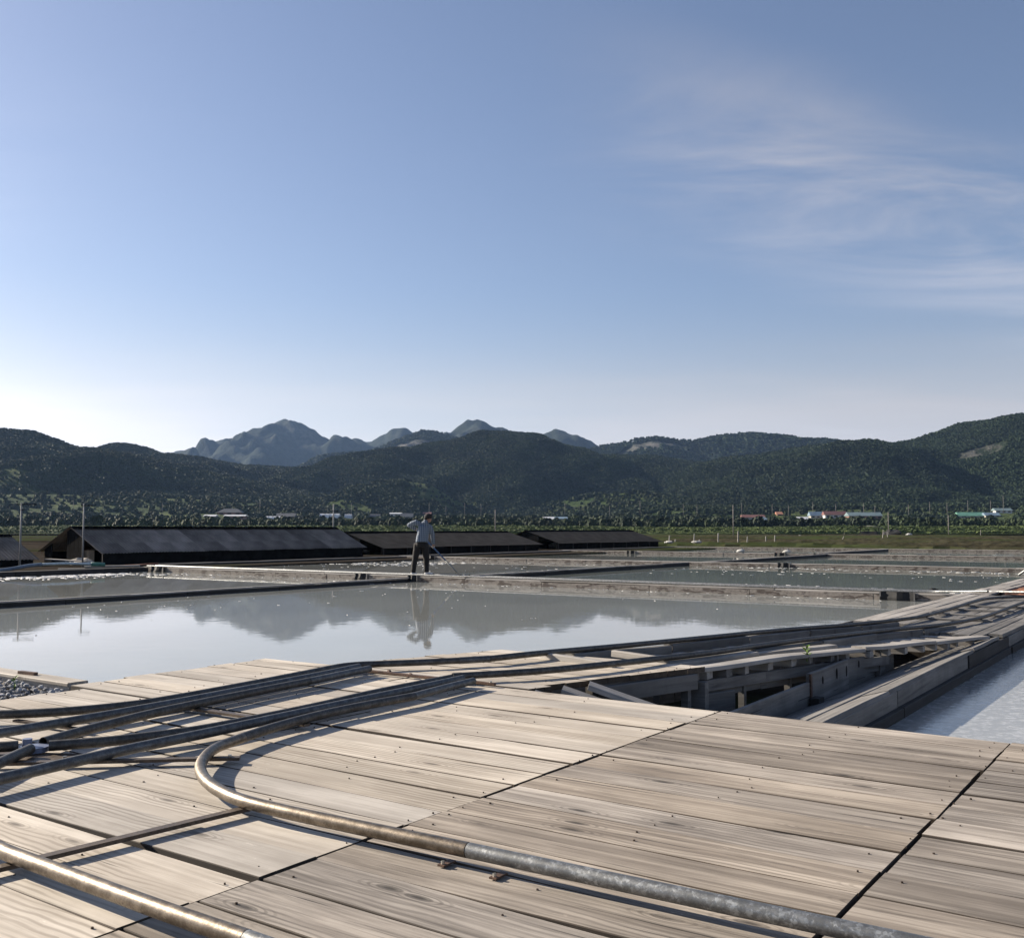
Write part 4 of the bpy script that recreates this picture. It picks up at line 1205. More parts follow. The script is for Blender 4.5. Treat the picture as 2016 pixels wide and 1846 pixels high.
# stringers
for P in (Lp, Rp):
    ys_ = [6.36, 7.7, 9.1, 10.4, 11.6, 12.5]
    for a, b in zip(ys_[:-1], ys_[1:]):
        plank('stringer', (along(P, a + .01), a + .01, Zp - RR + zs(a) - .002), (along(P, b - .01), b - .01, Zp - RR + zs(b) - .002 + rng.uniform(-.006, .004)), 0.085 + rng.uniform(-.01, .015), 0.075 + zs(a) * .0, M['wood_silver'], tr, 4, 0.003, 0.004)
# edge planks and the middle plank
for off, wdt in ((0, 0.145), (-0.2, 0.10)):
    ys_ = [6.34, 8.0, 8.95, 10.3, 11.5] if off == 0 else [6.4, 7.6, 8.9]
    for a, b in zip(ys_[:-1], ys_[1:]):
        dz = 0 if off == 0 else .012
        plank('edge_plank', (along(Ep, a) + off, a + .005, zs(a) + dz + rng.uniform(-.004, .004)), (along(Ep, b) + off, b - .005, zs(b) + dz + rng.uniform(-.006, .006)), wdt, 0.028, M['wood_pale'], tr, 5, 0.004, 0.006)
# cross ties
y = 6.5
while y < 12.3:
    zt = zs(y) - 0.032
    x1 = along(Ep, y) + 0.045 if y < 11.4 else -2.2
    plank('cross_tie', (along(Lp, y) - 0.16, y - 0.03, zt - .012), (x1 + rng.uniform(-.03, .03), y + 0.02, zt), 0.085 + rng.uniform(-.015, .04), 0.055, M['wood_pale'] if rng.random() < .8 else M['wood_silver'], tr, 3, 0.003, 0.003)
    y += 0.30 + rng.uniform(-.05, .07)
plank('loose_board', (-4.02, 6.12, 0.045), (-3.35, 5.98, 0.03), 0.05, 0.055, M['wood_pale'], tr, 4)
plank('loose_board', (-3.72, 6.62, 0.03), (-3.2, 6.5, 0.02), 0.05, 0.045, M['wood_pale'], tr, 4)
# lower beams, rails and posts on the trench side
ys_ = [6.34, 7.3, 8.3, 9.4]
for a, b in zip(ys_[:-1], ys_[1:]):
    plank('side_beam', (along(Ep, a) + .04, a, zs(a) - .092), (along(Ep, b) + .04, b, zs(b) - .092), 0.03, 0.075, M['wood_silver'], tr, 3)
    plank('under_rail', (along(Ep, a) + .0, a, zs(a) - .17), (along(Ep, b) + .0, b, zs(b) - .17), 0.03, 0.05, M['wood_silver'], tr, 3)
for y in (6.42, 7.05, 7.75, 8.55, 9.3):
    q = MB(); x = along(Ep, y) + .0; q.bar((x, y, DZ), (x, y, zs(y) - .04), .045, .045, up=(0, 1, 0)); q.build('post', M['wood_silver'], tr)
for (x, y, h) in ((-3.9, 6.6, .1), (-3.85, 7.6, .1), (-3.7, 9.0, .1), (-3.5, 10.6, .1)):
    q = MB(); q.bar((x, y, DZ), (x, y, zs(y) - .12), .06, .06, up=(0, 1, 0)); q.build('post', M['wood_silver'], tr)
plank('foot_board', (-2.93, 6.44, -0.2), (-2.84, 6.75, -0.2), .04, .3, M['wood_silver'], tr, 2)

# pan wall under the pan side of the track
pw = empty('pan_wall', (-4.2, 8.0, DZ), 'low board wall between the nearest pan and the sloping track', 'wall')
wl = [(-5.03, 4.9), (-4.98, 5.2), (-4.56, 6.34), (-4.05, 8.3), (-3.86, 10.4), (-3.82, 12.6)]
for a, b in zip(wl[:-1], wl[1:]):
    plank('wall_board', (a[0], a[1], -0.06 + zs(a[1]) * .8), (b[0], b[1], -0.06 + zs(b[1]) * .8), 0.03, 0.5, M['wood_silver'], pw, 3)
# board retaining the trench against the pond walk
tw = empty('trench_wall', (-2.26, 7.5, DZ), 'grey board wall with dark knots lining the trench beside the pond', 'wall')
plank('wall_board', (-2.58, 4.95, -0.235), (-2.58, 7.54, -0.225), 0.03, 0.4, M['wood_silver'], tw, 4, .003)
plank('wall_board', (-2.585, 7.58, -0.165), (-2.58, 8.5, -0.15), 0.03, 0.45, M['wood_silver'], tw, 4, .003)
plank('wall_board', (-2.58, 8.51, -0.152), (-2.575, 9.9, -0.215), 0.03, 0.4, M['wood_silver'], tw, 4, .003)
q = MB(); q.bar((-2.56, 7.56, -0.5), (-2.56, 7.56, -0.16), .016, .03, up=(0, 1, 0)); q.build('iron_pin', M['rust'], tw)
q = MB(); q.box(-2.55, -2.48, 7.5, 7.62, -0.40, -0.33); q.build('block', M['wood_dark'], tw)
for (y_, z_, h_) in ((7.85, -.24, .03), (8.2, -.23, .045), (8.45, -.24, .045), (8.8, -.22, .03), (9.05, -.23, .04), (9.3, -.23, .03)):
    q = MB(); q.ball((-2.562, y_, z_), (.006, .012, h_), 0, 8, 6); q.build('knot', M['wood_dark'], tw)

# pond walk and causeway: long boards along Y
cs = empty('causeway', (-2.9, 16.0, ZC - .3), 'grey plank causeway between the pans and the pond at right', 'causeway')
def long_boards(x0, x1, y0, y1, mat):
    y = y0 + rng.uniform(-.2, .2)
    while y < y1 - .1:
        L = min(rng.uniform(2.0, 3.4), y1 - y)
        zq = ZC + rng.uniform(-.007, .005)
        plank('plank', ((x0 + x1) / 2 + rng.uniform(-.004, .004), y + .004, zq), ((x0 + x1) / 2 + rng.uniform(-.004, .004), y + L - .004, zq + rng.uniform(-.004, .004)), x1 - x0 - .008, .035, mat, cs, 4, .004, .004)
        y += L
for (a, b) in ((-2.22, -2.09), (-2.09, -1.94)): long_boards(a, b, 11.7, 19.2, M['wood_silver'])
sl = math.atan2(0.19, 0.62)
for (a, b) in ((0.0, 0.215), (0.215, 0.43), (0.43, 0.648)):        # boards laid on the sloping bank above the pond
    m_ = (a + b) / 2; y = 4.9 + rng.uniform(0, .3)
    while y < 11.6:
        L = min(rng.uniform(1.9, 3.0), 11.7 - y)
        x_, z_ = -2.57 + m_ * math.cos(sl), -0.39 + m_ * math.sin(sl) + rng.uniform(-.006, .004)
        o = plank('bank_board', (x_, y + .004, z_), (x_, y + L - .004, z_ + rng.uniform(-.004, .004)), b - a - .008, .03, M['wood_silver'], cs, 4, .004, .004)
        o.matrix_basis = o.matrix_basis @ Matrix.Rotation(-sl, 4, 'X')
        y += L
xs_ = [-3.78, -3.62, -3.44, -3.28, -3.1, -2.93, -2.74, -2.57, -2.4, -2.225]
for a, b in zip(xs_[:-1], xs_[1:]): long_boards(a, b, 11.75 + (0.9 if a < -3.1 else 0), 19.0, M['wood_silver'] if a > -3.3 else M['wood_pale'])
for a, b in ((-3.78, -3.62), (-3.62, -3.44), (-3.44, -3.3)): long_boards(a, b, 19.0, 40.0, M['wood_pale'])
# pond face boards, two tiers with a ledge
y = 4.95
while y < 19:
    L = rng.uniform(1.8, 2.8)
    o1, o2 = rng.uniform(-.008, .008), rng.uniform(-.008, .008)
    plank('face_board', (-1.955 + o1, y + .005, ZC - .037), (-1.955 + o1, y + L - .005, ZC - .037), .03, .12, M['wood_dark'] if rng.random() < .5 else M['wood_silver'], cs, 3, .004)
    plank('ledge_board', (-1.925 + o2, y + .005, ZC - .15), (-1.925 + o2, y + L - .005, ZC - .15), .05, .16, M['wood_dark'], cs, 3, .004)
    y += L
y = 12.3
while y < 40:
    L = rng.uniform(2, 3)
    plank('face_board', (-3.8, y + .005, ZC - .01), (-3.8, y + L - .005, ZC - .01), .03, .3, M['wood_silver'], cs, 3, .004); y += L
q = MB(); q.box(-3.76, -1.98, 12.6, 40, DZ, ZC - .04); q.build('core', M['wetmud'], cs)
for (y, zo) in ((14.2, 0), (15.1, 0), (15.9, 0), (13.4, 0)):
    plank('rail_sleeper', (-3.2, y, ZC + .026), (-2.3, y + .03, ZC + .026), .06, .022, M['wood_silver'], cs, 2)

# dry litter heaped on the bank beyond the causeway
n = 26; v = []; f = []
for i in range(n + 1):
    for j in range(n + 1):
        x = -3.28 + 6.0 * j / n; y = 19.9 + 14 * i / n
        edge = min(j / 4, i / 3, 1.0)
        v.append((x + rng.uniform(-.08, .08), y + rng.uniform(-.1, .1), ZC - .04 + (0.20 + 0.16 * rng.random()) * edge))
for i in range(n):
    for j in range(n):
        a = i * (n + 1) + j; f.append((a, a + 1, a + n + 2, a + n + 1))
tag(obj('dry_litter', v, f, M['debris']), 'red brown dry litter heaped beside the causeway at right edge', 'litter', None, 'stuff')
mb = MB(); mb.box(-1.96, 12, 17.7, 60, -0.62, ZC - .06); tag(mb.build('soil', M['mud']), kind='structure')
mb = MB(); mb.box(-3.4, -1.95, 19.2, 60, -0.62, ZC - .062); tag(mb.build('soil', M['mud']), kind='structure')
#@@PART3
# ------------------------------------------------------------------ small things on and around the pans
PITCH = math.atan((HOR - 923.0) / FPX)
def gp(sx, sy, z):
    """point of the level z seen in a direction of the photograph"""
    a = (sx - CXP) / FPX; b = -(sy - 923.0) / FPX
    d = (a, math.cos(PITCH) - b * math.sin(PITCH), math.sin(PITCH) + b * math.cos(PITCH))
    t = (z - EYE) / d[2]
    x, y = cw(d[0] * t, d[1] * t)
    return (x, y, z)

def flap(x, y, w, h, label, face='y', z=ZD):
    """black rubber sheet folded over a sluice notch"""
    e = empty('sluice_flap', (x, y, z - h), label, 'sluice flap', 'black rubber flaps at the sluices')
    q = MB(); n = 6
    for i in range(n):
        t0, t1 = i / n, (i + 1) / n
        pr = [(0.10, .02), (-.02, .025), (-.05, -h * .45), (-.03 - .05 * rng.random(), -h)]
        for (a, b), (c, d) in zip(pr[:-1], pr[1:]):
            wob = lambda t: .03 * math.sin(t * 9)
            P_ = (lambda t, s, zz_: (x + (t - .5) * w, y + s + wob(t), z + zz_)) if face == 'y' else (lambda t, s, zz_: (x - s + wob(t), y + (t - .5) * w, z + zz_))
            q.add([P_(t0, a, b), P_(t1, a, b), P_(t1, c, d), P_(t0, c, d), P_(t0, a + .012, b), P_(t1, a + .012, b), P_(t1, c + .012, d), P_(t0, c + .012, d)], [(0, 1, 2, 3), (7, 6, 5, 4), (0, 4, 5, 1), (1, 5, 6, 2), (2, 6, 7, 3), (3, 7, 4, 0)])
    q.build('sheet', M['rubber'], e)
    for s_ in (-.5, .5):
        q = MB(); q.bar((x + (s_ * w if face == 'y' else 0), y - .03, z - h - .05), (x + (s_ * w if face == 'y' else 0), y - .03, z + .03), .025, .025, up=(0, 1, 0)); q.build('stake', M['wood_silver'], e)
    return e
flap(-17.05, 19.93, .30, .2, 'black rubber flap hanging below the worker on the long dike')
flap(-18.85, 19.93, .42, .16, 'crumpled black rubber flap left of the worker on the long dike')
flap(-5.05, 19.9, .62, .2, 'wide black sluice flap near the right end of the long dike')
flap(-27.6, 19.9, .6, .18, 'black sluice flap by the green hose joint at left')
g1 = flap(gp(799, 1097, ZD)[0], 34.88, .42, .2, 'small black sluice flap on the second dike, left of the worker')
flap(gp(1659, 1100, ZD)[0], 34.88, .42, .22, 'upright black sluice flap on the second dike, right of the rake')
flap(gp(1229, 1085, ZD)[0], 50.08, .5, .24, 'black sluice flap on the third dike below the farthest shed')
flap(gp(1607, 1090, ZD)[0], 50.08, .6, .24, 'black sluice flap between the two tied sacks on the third dike')
flap(gp(1527, 1089, ZD)[0], 50.08, .55, .22, 'black sluice flap just left of the first tied sack on the third dike')

def lump(x, y, z, s, label):
    q = MB(); q.ball((x, y, z + s * .3), (s, s * .8, s * .55), 0, 8, 6, .25, rng)
    return tag(q.build('rubber_lump', M['rubber']), label, 'rubber lump', 'folded black rubber lumps')
lump(-15.85, 20.33, ZD, .07, 'small black lump on the long dike right of the worker, nearer the feet')
lump(-15.55, 20.3, ZD, .07, 'small black lump on the long dike right of the worker, nearer the rake')
lump(-4.55, 20.5, ZD, .10, 'black lump beside the white crust at the right end of the long dike')
lump(-18.15, 20.45, ZD, .07, 'small black lump on the long dike left of the worker')

def sack(x, y, z, s, label, mat='sack', knot=True, sq=1.0):
    e = empty('sack', (x, y, z), label, 'sack', 'filled sacks lying about the pans')
    q = MB(); q.ball((x, y, z + s * .36 * sq), (s, s * .7, s * .42 * sq), 0, 11, 8, .34, rng); q.ball((x - s * .7, y, z + s * .16), (s * .5, s * .5, s * .25 * sq), 0, 8, 6, .35, rng); sb_ = q.build('body', M[mat], e, True)
    if knot:
        q = MB(); q.ball((x + s * .25, y, z + s * .8 * sq), (s * .16, s * .16, s * .22), 0, 7, 5, .3, rng); q.build('tied_neck', M['hose' if mat == 'sack' else mat], sb_, True)
    return e
p = gp(1549, 1083, ZD); sack(p[0], 50.25, ZD, .21, 'white sack with dark tied top on the third dike, left one')
p = gp(1633, 1084, ZD); sack(p[0], 50.25, ZD, .20, 'white sack with dark tied top on the third dike, right one')
p = gp(1092, 1077, -.3); sack(p[0], p[1], -.3, .42, 'white sack leaning at the corner of the farthest shed', knot=False)
p = gp(1110, 1075, -.3); sack(p[0], p[1], -.3, .42, 'white crumpled sack right of its neighbour by the farthest shed', knot=False, sq=.8)
p = gp(1077, 1072, -.3); sack(p[0], p[1], -.3, .34, 'yellow brown bundle between the two black sheds', 'sack_yellow', False)
p = gp(717, 1087, -.3); sack(p[0], p[1], -.3, .30, 'white crumpled sack at the end of the long grey shed', knot=False, sq=.6)
p = gp(888, 1083, -.3); sack(p[0], p[1], -.3, .20, 'pale round bundle under the eave, right of the worker', knot=False)
p = gp(1318, 1069, -.3); sack(p[0], p[1], -.3, .42, 'pale sack beyond the right end of the farthest shed', knot=False, sq=.6)
p = gp(1372, 1069, -.25); sack(p[0], p[1], -.25, .42, 'flat pale sack beside the row of stakes', knot=False, sq=.6)
FL = [(1575, 1057, .5, 'tall white sack out on the mud flats, leftmost'), (1680, 1060, .45, 'pale blue sack in front of the covered machine on the flats'), (1694, 1051, .5, 'white sack just left of the covered machine on the flats'), (1790, 1054, .55, 'low pale sack on the flats right of the covered machine'), (1833, 1052, .5, 'white sack on the flats, left of the pair'), (1852, 1050, .62, 'white sack on the flats, bigger of the pair'), (1862, 1052, .5, 'white sack on the flats, right of the pair'), (1504, 1049, .5, 'small white sack far out at the edge of the flats'), (1812, 1048, .35, 'tiny white sack at the far edge of the flats')]
for (sx, sy, s, lab) in FL:
    p = gp(sx, sy, -.6); sack(p[0], p[1], -.6, s * p[1] / 190, lab, knot=False, sq=.9)

# covered machine on the flats
p = gp(1712, 1055, -.6); k0 = (p[1]) / 150.0
cm_ = empty('covered_machine', p, 'dark machine under a ragged tarpaulin out on the mud flats', 'machine')
q = MB(); q.box(p[0] - 1.1 * k0, p[0] + 1.1 * k0, p[1] - .6, p[1] + .6, -.6, .3 * k0); q.build('body', M['rubber'], cm_)
q = MB()
n = 8
for i in range(n + 1):
    for j in range(4):
        q.v.append((p[0] + (-1.8 + 3.6 * i / n) * k0, p[1] - 1 + 2 * j / 3, (.75 + .35 * math.sin(i / n * 3.1) + rng.uniform(-.1, .1)) * k0))
q.f = [(i * 4 + j, i * 4 + 4 + j, i * 4 + 5 + j, i * 4 + 1 + j) for i in range(n) for j in range(3)]; q.m = [0] * len(q.f)
q.build('tarpaulin', simple('olive_tarpaulin', (0.12, 0.12, 0.085), 0.8), cm_)
for s_ in (-1, 1):
    q = MB(); q.bar((p[0] + s_ * 1.4 * k0, p[1], -.6), (p[0] + s_ * 1.3 * k0, p[1], .8 * k0), .12 * k0, .12 * k0, up=(0, 1, 0)); q.build('leg', M['wood_dark'], cm_)
p = gp(1757, 1055, -.6); mb = MB()
mb.ball((p[0], p[1], -.1), (1.3 * k0, .8, .6 * k0), 0, 10, 7, .25, rng); tag(mb.build('net_heap', M['rubber']), 'dark heap of netting right of the covered machine', 'heap')
p = gp(1028 + 1100, 1050, -.6)
p = gp(1905, 1048, -.6)
mb = MB(); mb.box(p[0] - 3, p[0] + 3, p[1], p[1] + 2, -.6, .3); tag(mb.build('crate', simple('tan_crate', (0.34, 0.24, 0.14), .8)), 'tan oblong crate far out on the flats at right', 'crate')

# stakes on the flats
STK = [(1318, 1072, 18), (1366, 1071, 20), (1414, 1072, 22), (1453, 1072, 26), (1329, 1074, 12), (1378, 1074, 12), (1471, 1072, 16), (1508, 1070, 14), (1525, 1069, 15), (1656, 1066, 16), (1737, 1061, 17), (1748, 1060, 12), (1930, 1056, 12)]
ORD = ['first', 'second', 'third', 'fourth', 'fifth', 'sixth', 'seventh', 'eighth', 'ninth']
for i, (sx, sy, h) in enumerate(STK):
    p = gp(sx, sy, -.6); d = math.hypot(p[0], p[1]); hh = h / FPX * d
    q = MB(); lean = rng.uniform(-.12, .12) * hh
    if i == 9: lean = .3 * hh
    q.tube([p, (p[0] + lean, p[1], -.6 + hh * .5), (p[0] + lean * 1.3, p[1] + .05, -.6 + hh)], [.07, .06, .055], 6)
    if i < 9: lab = ORD[sorted(range(9), key=lambda j: STK[j][0]).index(i)] + ' pale stake from the farthest shed, in the row on the flats'
    else: lab = ['lone leaning stake out on the mud flats', 'taller pale stake right of the covered machine', 'shorter pale stake right of the covered machine', 'thin stake near the right edge of the mud flats'][i - 9]
    tag(q.build('stake', M['wood_pale']), lab, 'stake', 'stakes on the mud flats')

# ------------------------------------------------------------------ poles
def pole(base, h, r_, label, cat='pole', arm=None, mat='pole', wires=False, group='poles about the salt works'):
    e = empty('utility_pole', base, label, cat, group)
    q = MB(); q.tube([base, (base[0], base[1], base[2] + h)], [r_, r_ * .75], 8); shf = q.build('shaft', M[mat], e, True)
    if arm:
        for (z, l) in arm:
            dx, dy = CY_, SY_
            q = MB(); q.bar((base[0] - dx * l * .3, base[1] - dy * l * .3, base[2] + z), (base[0] + dx * l, base[1] + dy * l, base[2] + z), r_ * 1.1, r_ * 1.1); q.build('arm', M['rubber'], shf)
    return e
pole((-31.4, 17.5, -.36), 2.12, .032, 'grey steel pole with black fitting in front of the small left shed', arm=[(2.08, .5), (1.9, .08)])
pole((-32.0, 20.05, -.36), 2.16, .032, 'grey steel pole with short arm before the open gable of the long shed', arm=[(2.10, .30)])
pole((-46.5, 46.5, -.36), 2.9, .05, 'grey pole behind the gap between the long and middle sheds', arm=[(2.45, .3)])
for (sx, sb, st, Yd, lab) in ((975, 1040, 1003, 200, 'thin grey pole rising behind the middle shed'), (1443, 1047, 994, 180, 'tall wooden pole right of the farthest shed'), (1748, 1044, 1008, 230, 'slightly leaning pole behind the machine on the flats'), (1866, 1044, 1014, 240, 'thin pole at the far edge of the flats toward the right')):
    X = (sx - CXP) / FPX * Yd; x, y = cw(X, Yd); zb = -.62; h = (HOR - st) / FPX * Yd + EYE - zb
    pole((x, y, zb), h, .10, lab, mat='pole_wood')
VP = [(145, 1010, 985), (320, 1017, 990), (692, 1018, 990), (845, 1020, 990), (878, 1020, 995), (915, 1020, 990), (947, 1019, 992), (512, 1015, 982), (1112, 1020, 990), (1200, 1022, 996), (1260, 1020, 985), (1345, 1020, 993), (1372, 1022, 994), (1460, 1018, 990), (1520, 1018, 992), (1552, 1020, 995), (1600, 1020, 988), (1645, 1018, 992), (1700, 1020, 990), (1722, 1020, 995), (1788, 1020, 993), (1830, 1018, 988), (1864, 1018, 990), (1905, 1018, 985), (1950, 1016, 985), (1975, 1012, 975)]
VP.sort()
seen = {}
def pole_key(sx):
    near = min(HOUSES, key=lambda h_: abs((h_[0] + h_[1]) / 2 - sx))
    return ('left' if sx < (near[0] + near[1]) / 2 else 'right', ' '.join(near[6].split()[:4]))
keys = [pole_key(v_[0]) for v_ in VP]
for (sx, sb, st), key in zip(VP, keys):
    X, Y, z = ground_at(sx, sb)
    x, y = cw(X, Y); h = (sb - st) / FPX * Y
    seen[key] = seen.get(key, 0) + 1
    lab = 'thin utility pole %s of the %s' % key
    if keys.count(key) > 1: lab = ORD[seen[key] - 1] + ' from left of the thin poles %s of the %s' % key
    pole((x, y, z - .3), h + .3, .13, lab, arm=[(h - .4, .7)], mat='pole_wood', group='utility poles in the village')

# ------------------------------------------------------------------ village
def housemat(n, c, r=.7):
    g = sum(c) / 3
    return simple(n, tuple(x * .5 + g * .35 for x in c), r, 0, .15, .4, .12)
HM = dict(white=housemat('white_render', (.62, .61, .58)), cream=housemat('cream_render', (.5, .45, .36)), brick=housemat('orange_brick', (.34, .15, .09)), grey=housemat('grey_wall', (.3, .3, .3)),
          r_grey=housemat('grey_tile_roof', (.16, .165, .17)), r_teal=housemat('teal_metal_roof', (.16, .27, .29)), r_red=housemat('red_roof', (.30, .10, .07)), r_blue=housemat('blue_roof', (.16, .30, .42)),
          r_green=housemat('green_roof', (.10, .42, .26)), r_white=housemat('white_sheeting', (.72, .73, .74), .4), r_orange=housemat('orange_roof', (.55, .18, .06)), glass=housemat('dark_window', (.02, .025, .03), .2))
def house(x0, x1, sb, st, wall, roof, label, kind='gable', frac=.5, wins=3):
    X, Y, z = ground_at((x0 + x1) / 2, sb)
    w = (x1 - x0) / FPX * Y; h = (sb - st) / FPX * Y; d = max(6.0, w * .45)
    bx, by = cw(X, Y)
    e = empty('house' if kind != 'tunnel' else 'greenhouse', (bx, by, z - .5), label, 'house' if kind != 'tunnel' else 'greenhouse', 'village buildings below the hills')
    def T(v): # local (right, depth, up) -> world
        a, b = cw(X + v[0], Y + v[1]); return (a, b, z + v[2])
    hw = h * (1 - frac)
    if kind == 'tunnel':
        q = MB(); n = 8; v = []; f = []
        for s_ in (0, 1):
            for i in range(n + 1):
                t = math.pi * i / n; v.append(T((-w / 2 + w * s_, -d / 2 * math.cos(t) + d / 2, -.5 + (h + .5) * math.sin(t))))
        f = [(i, i + 1, n + 2 + i, n + 1 + i) for i in range(n)] + [tuple(range(n + 1)), tuple(range(n + 1, 2 * n + 2))[::-1]]
        q.add(v, f); q.build('cover', HM[roof], e, False)
        for k_ in range(5):
            v = []; t_ = -w / 2 + w * k_ / 4
            q = MB(); q.tube([T((t_, -d / 2 * 1.01 * math.cos(math.pi * i / n) + d / 2, -.5 + (h + .56) * math.sin(math.pi * i / n))) for i in range(n + 1)], .06, 5); q.build('hoop', M['pole'], e)
        return e
    q = MB(); c = [T((-w / 2, 0, -.5)), T((w / 2, 0, -.5)), T((w / 2, d, -.5)), T((-w / 2, d, -.5)), T((-w / 2, 0, hw)), T((w / 2, 0, hw)), T((w / 2, d, hw)), T((-w / 2, d, hw))]
    q.add(c, [(0, 1, 5, 4), (1, 2, 6, 5), (2, 3, 7, 6), (3, 0, 4, 7), (4, 5, 6, 7)]); wl_ = q.build('wall', HM[wall], e)
    o = .5; r0 = w * .5 + o
    if kind == 'gable': top = [T((-r0, d / 2, h)), T((r0, d / 2, h))]
    else: top = [T((-w * .27, d / 2, h)), T((w * .27, d / 2, h))]
    ea = [T((-r0, -o, hw - .15)), T((r0, -o, hw - .15)), T((r0, d + o, hw - .15)), T((-r0, d + o, hw - .15))]
    q = MB(); q.add(ea + top, [(0, 1, 5, 4), (2, 3, 4, 5), (0, 4, 3), (1, 2, 5), (0, 3, 2, 1)]); q.build('roof', HM[roof], e)
    for k_ in range(wins):
        xc = -w / 2 + w * (k_ + .5) / wins; ww = w / wins * .25; z0, z1 = hw * .3, hw * .75
        q = MB(); q.add([T((xc - ww, -.06, z0)), T((xc + ww, -.06, z0)), T((xc + ww, -.06, z1)), T((xc - ww, -.06, z1)), T((xc - ww, .02, z0)), T((xc + ww, .02, z0)), T((xc + ww, .02, z1)), T((xc - ww, .02, z1))], [(0, 1, 2, 3), (0, 4, 5, 1), (1, 5, 6, 2), (2, 6, 7, 3), (3, 7, 4, 0)])
        q.build('window', HM['glass'], wl_)
    return e

for a_ in HOUSES: house(*a_)

# ------------------------------------------------------------------ clutter by the sheds at left
q = MB(); hp = catmull([(-29.2, 15.3, -.3), (-29.2, 16.0, -.24), (-29.15, 16.5, -.16), (-29.1, 16.9, -.13)], 6)
q.tube(hp, .055, 8); tag(q.build('hose', M['hose'], None, True), 'dark blue thick hose drooping on the dike at left', 'hose')
q = MB(); q.tube(catmull([(-29.1, 16.9, -.13), (-29.0, 17.6, -.12), (-28.9, 18.4, -.16)], 5), .04, 8); tag(q.build('hose', M['hose_pale'], None, True), 'pale blue pipe running to the green joint', 'hose')
q = MB(); q.tube([(-28.9, 18.4, -.16), (-28.8, 18.8, -.18)], .06, 8); tag(q.build('pipe_joint', M['hose_green'], None, True), 'green pipe joint at the left end of the long dike', 'joint')
q = MB(); q.tube([(-31.7, 15.8, -.2), (-31.2, 16.7, -.15)], .16, 12); tag(q.build('drum', M['concrete'], None, True), 'pale drum lying under the eave of the small left shed', 'drum')
for (a, b, w, m_, lab) in (((-34.6, 20.3, -.12), (-33.2, 20.9, -.2), .3, 'wood_pale', 'pale sunlit board leaning between the two left sheds'), ((-31.0, 20.9, -.3), (-29.8, 21.4, -.22), .28, 'brickred', 'reddish board lying by the steel pole'), ((-29.6, 18.6, -.24), (-28.7, 20.0, -.22), .2, 'wood_pale', 'pale plank lying on the dike beside the green joint'), ((-29.9, 17.9, -.3), (-29.0, 19.4, -.3), .22, 'wood_pale', 'pale plank lying behind the blue pipe')):
    o = plank('loose_plank', a, b, w, .04, M[m_], None, 3); tag(o, lab, 'plank')
q = MB(); q.add([(-36.2, 21.9, -.36), (-34.6, 21.9, -.36), (-34.6, 21.9, .14), (-35.4, 21.9, .14), (-36.2, 22.15, -.36), (-34.6, 22.15, -.36), (-34.6, 22.15, .14), (-35.4, 22.15, .14)], [(0, 1, 2, 3), (7, 6, 5, 4), (0, 4, 5, 1), (1, 5, 6, 2), (2, 6, 7, 3), (3, 7, 4, 0)])
tag(q.build('concrete_block', M['concrete']), 'pale sloped concrete block in the doorway of the long shed', 'block')
q = MB(); q.ball((-33.9, 21.2, -.3), (.5, .35, .2), 0, 9, 6, .2, rng); tag(q.build('sand_heap', M['concrete']), 'small pale heap before the gable of the long shed', 'heap')
q = MB(); q.tube([gp(2005, 1132, ZC), tuple(Vector(gp(2005, 1132, ZC)) + Vector((.55, .25, .42)))], .03, 8); tag(q.build('leaning_pipe', M['galv'], None, True), 'white pipe leaning up at the right edge beyond the causeway', 'pipe')

# ------------------------------------------------------------------ worker
PB = Vector((-17.08, 20.22, ZD + .012))
def pv_(x, z, y=0.0):
    a, b = cw(x, y)
    return (PB.x + a, PB.y + b, PB.z + z)
def remesh(o, vox, smooth=2):
    m_ = o.modifiers.new('remesh', 'REMESH'); m_.mode = 'VOXEL'; m_.voxel_size = vox; m_.use_smooth_shade = True
    s_ = o.modifiers.new('smooth', 'SMOOTH'); s_.factor = .5; s_.iterations = smooth
    return o
def cloth(name, col, plaid=False):
    m, nt, b = newmat(name); k = NB(nt)
    v = k.tex()
    if plaid:
        dr = k.n('ShaderNodeVectorMath', operation='DOT_PRODUCT'); k.put(dr.inputs[0], v); dr.inputs[1].default_value = right
        sp_ = k.n('ShaderNodeSeparateXYZ'); k.put(sp_.inputs[0], v)
        def stripe(s, period, duty, ph=0.0):
            fr = k.math('FRACT', k.math('ADD', k.math('DIVIDE', s, period), ph))
            return k.mapr(k.math('ABSOLUTE', k.math('SUBTRACT', fr, .5)), duty, duty + .06, 1, 0)
        s1 = stripe(dr.outputs['Value'], .046, .13); s2 = stripe(sp_.outputs['Z'], .052, .10)
        s3 = stripe(dr.outputs['Value'], .046, .05, .5)
        c = k.mix(k.math('MULTIPLY', s1, .75), col, (.27, .30, .34))
        c = k.mix(k.math('MULTIPLY', s2, .5), c, (.25, .28, .31))
        c = k.mix(k.math('MULTIPLY', s3, .6), c, (.02, .03, .05))
    else:
        c = k.mix(k.mapr(k.noise(v, 9, 4, .6), .35, .65), tuple(x * .8 for x in col), tuple(x * 1.2 for x in col))
    k.put(b.inputs['Base Color'], c); b.inputs['Roughness'].default_value = .85
    k.put(b.inputs['Normal'], k.bump(k.noise(v, 14, 3, .5, .6), .5, .03))
    return m
MP = dict(shirt=cloth('blue_plaid_shirt', (.075, .105, .15), True), trousers=cloth('dark_trousers', (.007, .006, .006)), cap=cloth('black_cap', (.012, .011, .012)), glove=cloth('pale_glove', (.34, .32, .30)), boot=cloth('white_boot', (.68, .68, .67)), skin=simple('tanned_skin', (.30, .16, .10), .6, 0, .4, 12, .1))
pe = empty('person', tuple(PB), 'worker in plaid shirt, dark trousers and cap, bending over a rake', 'person', None)
sL, sR = (-.075, 1.37, .03), (.245, 1.265, .10)
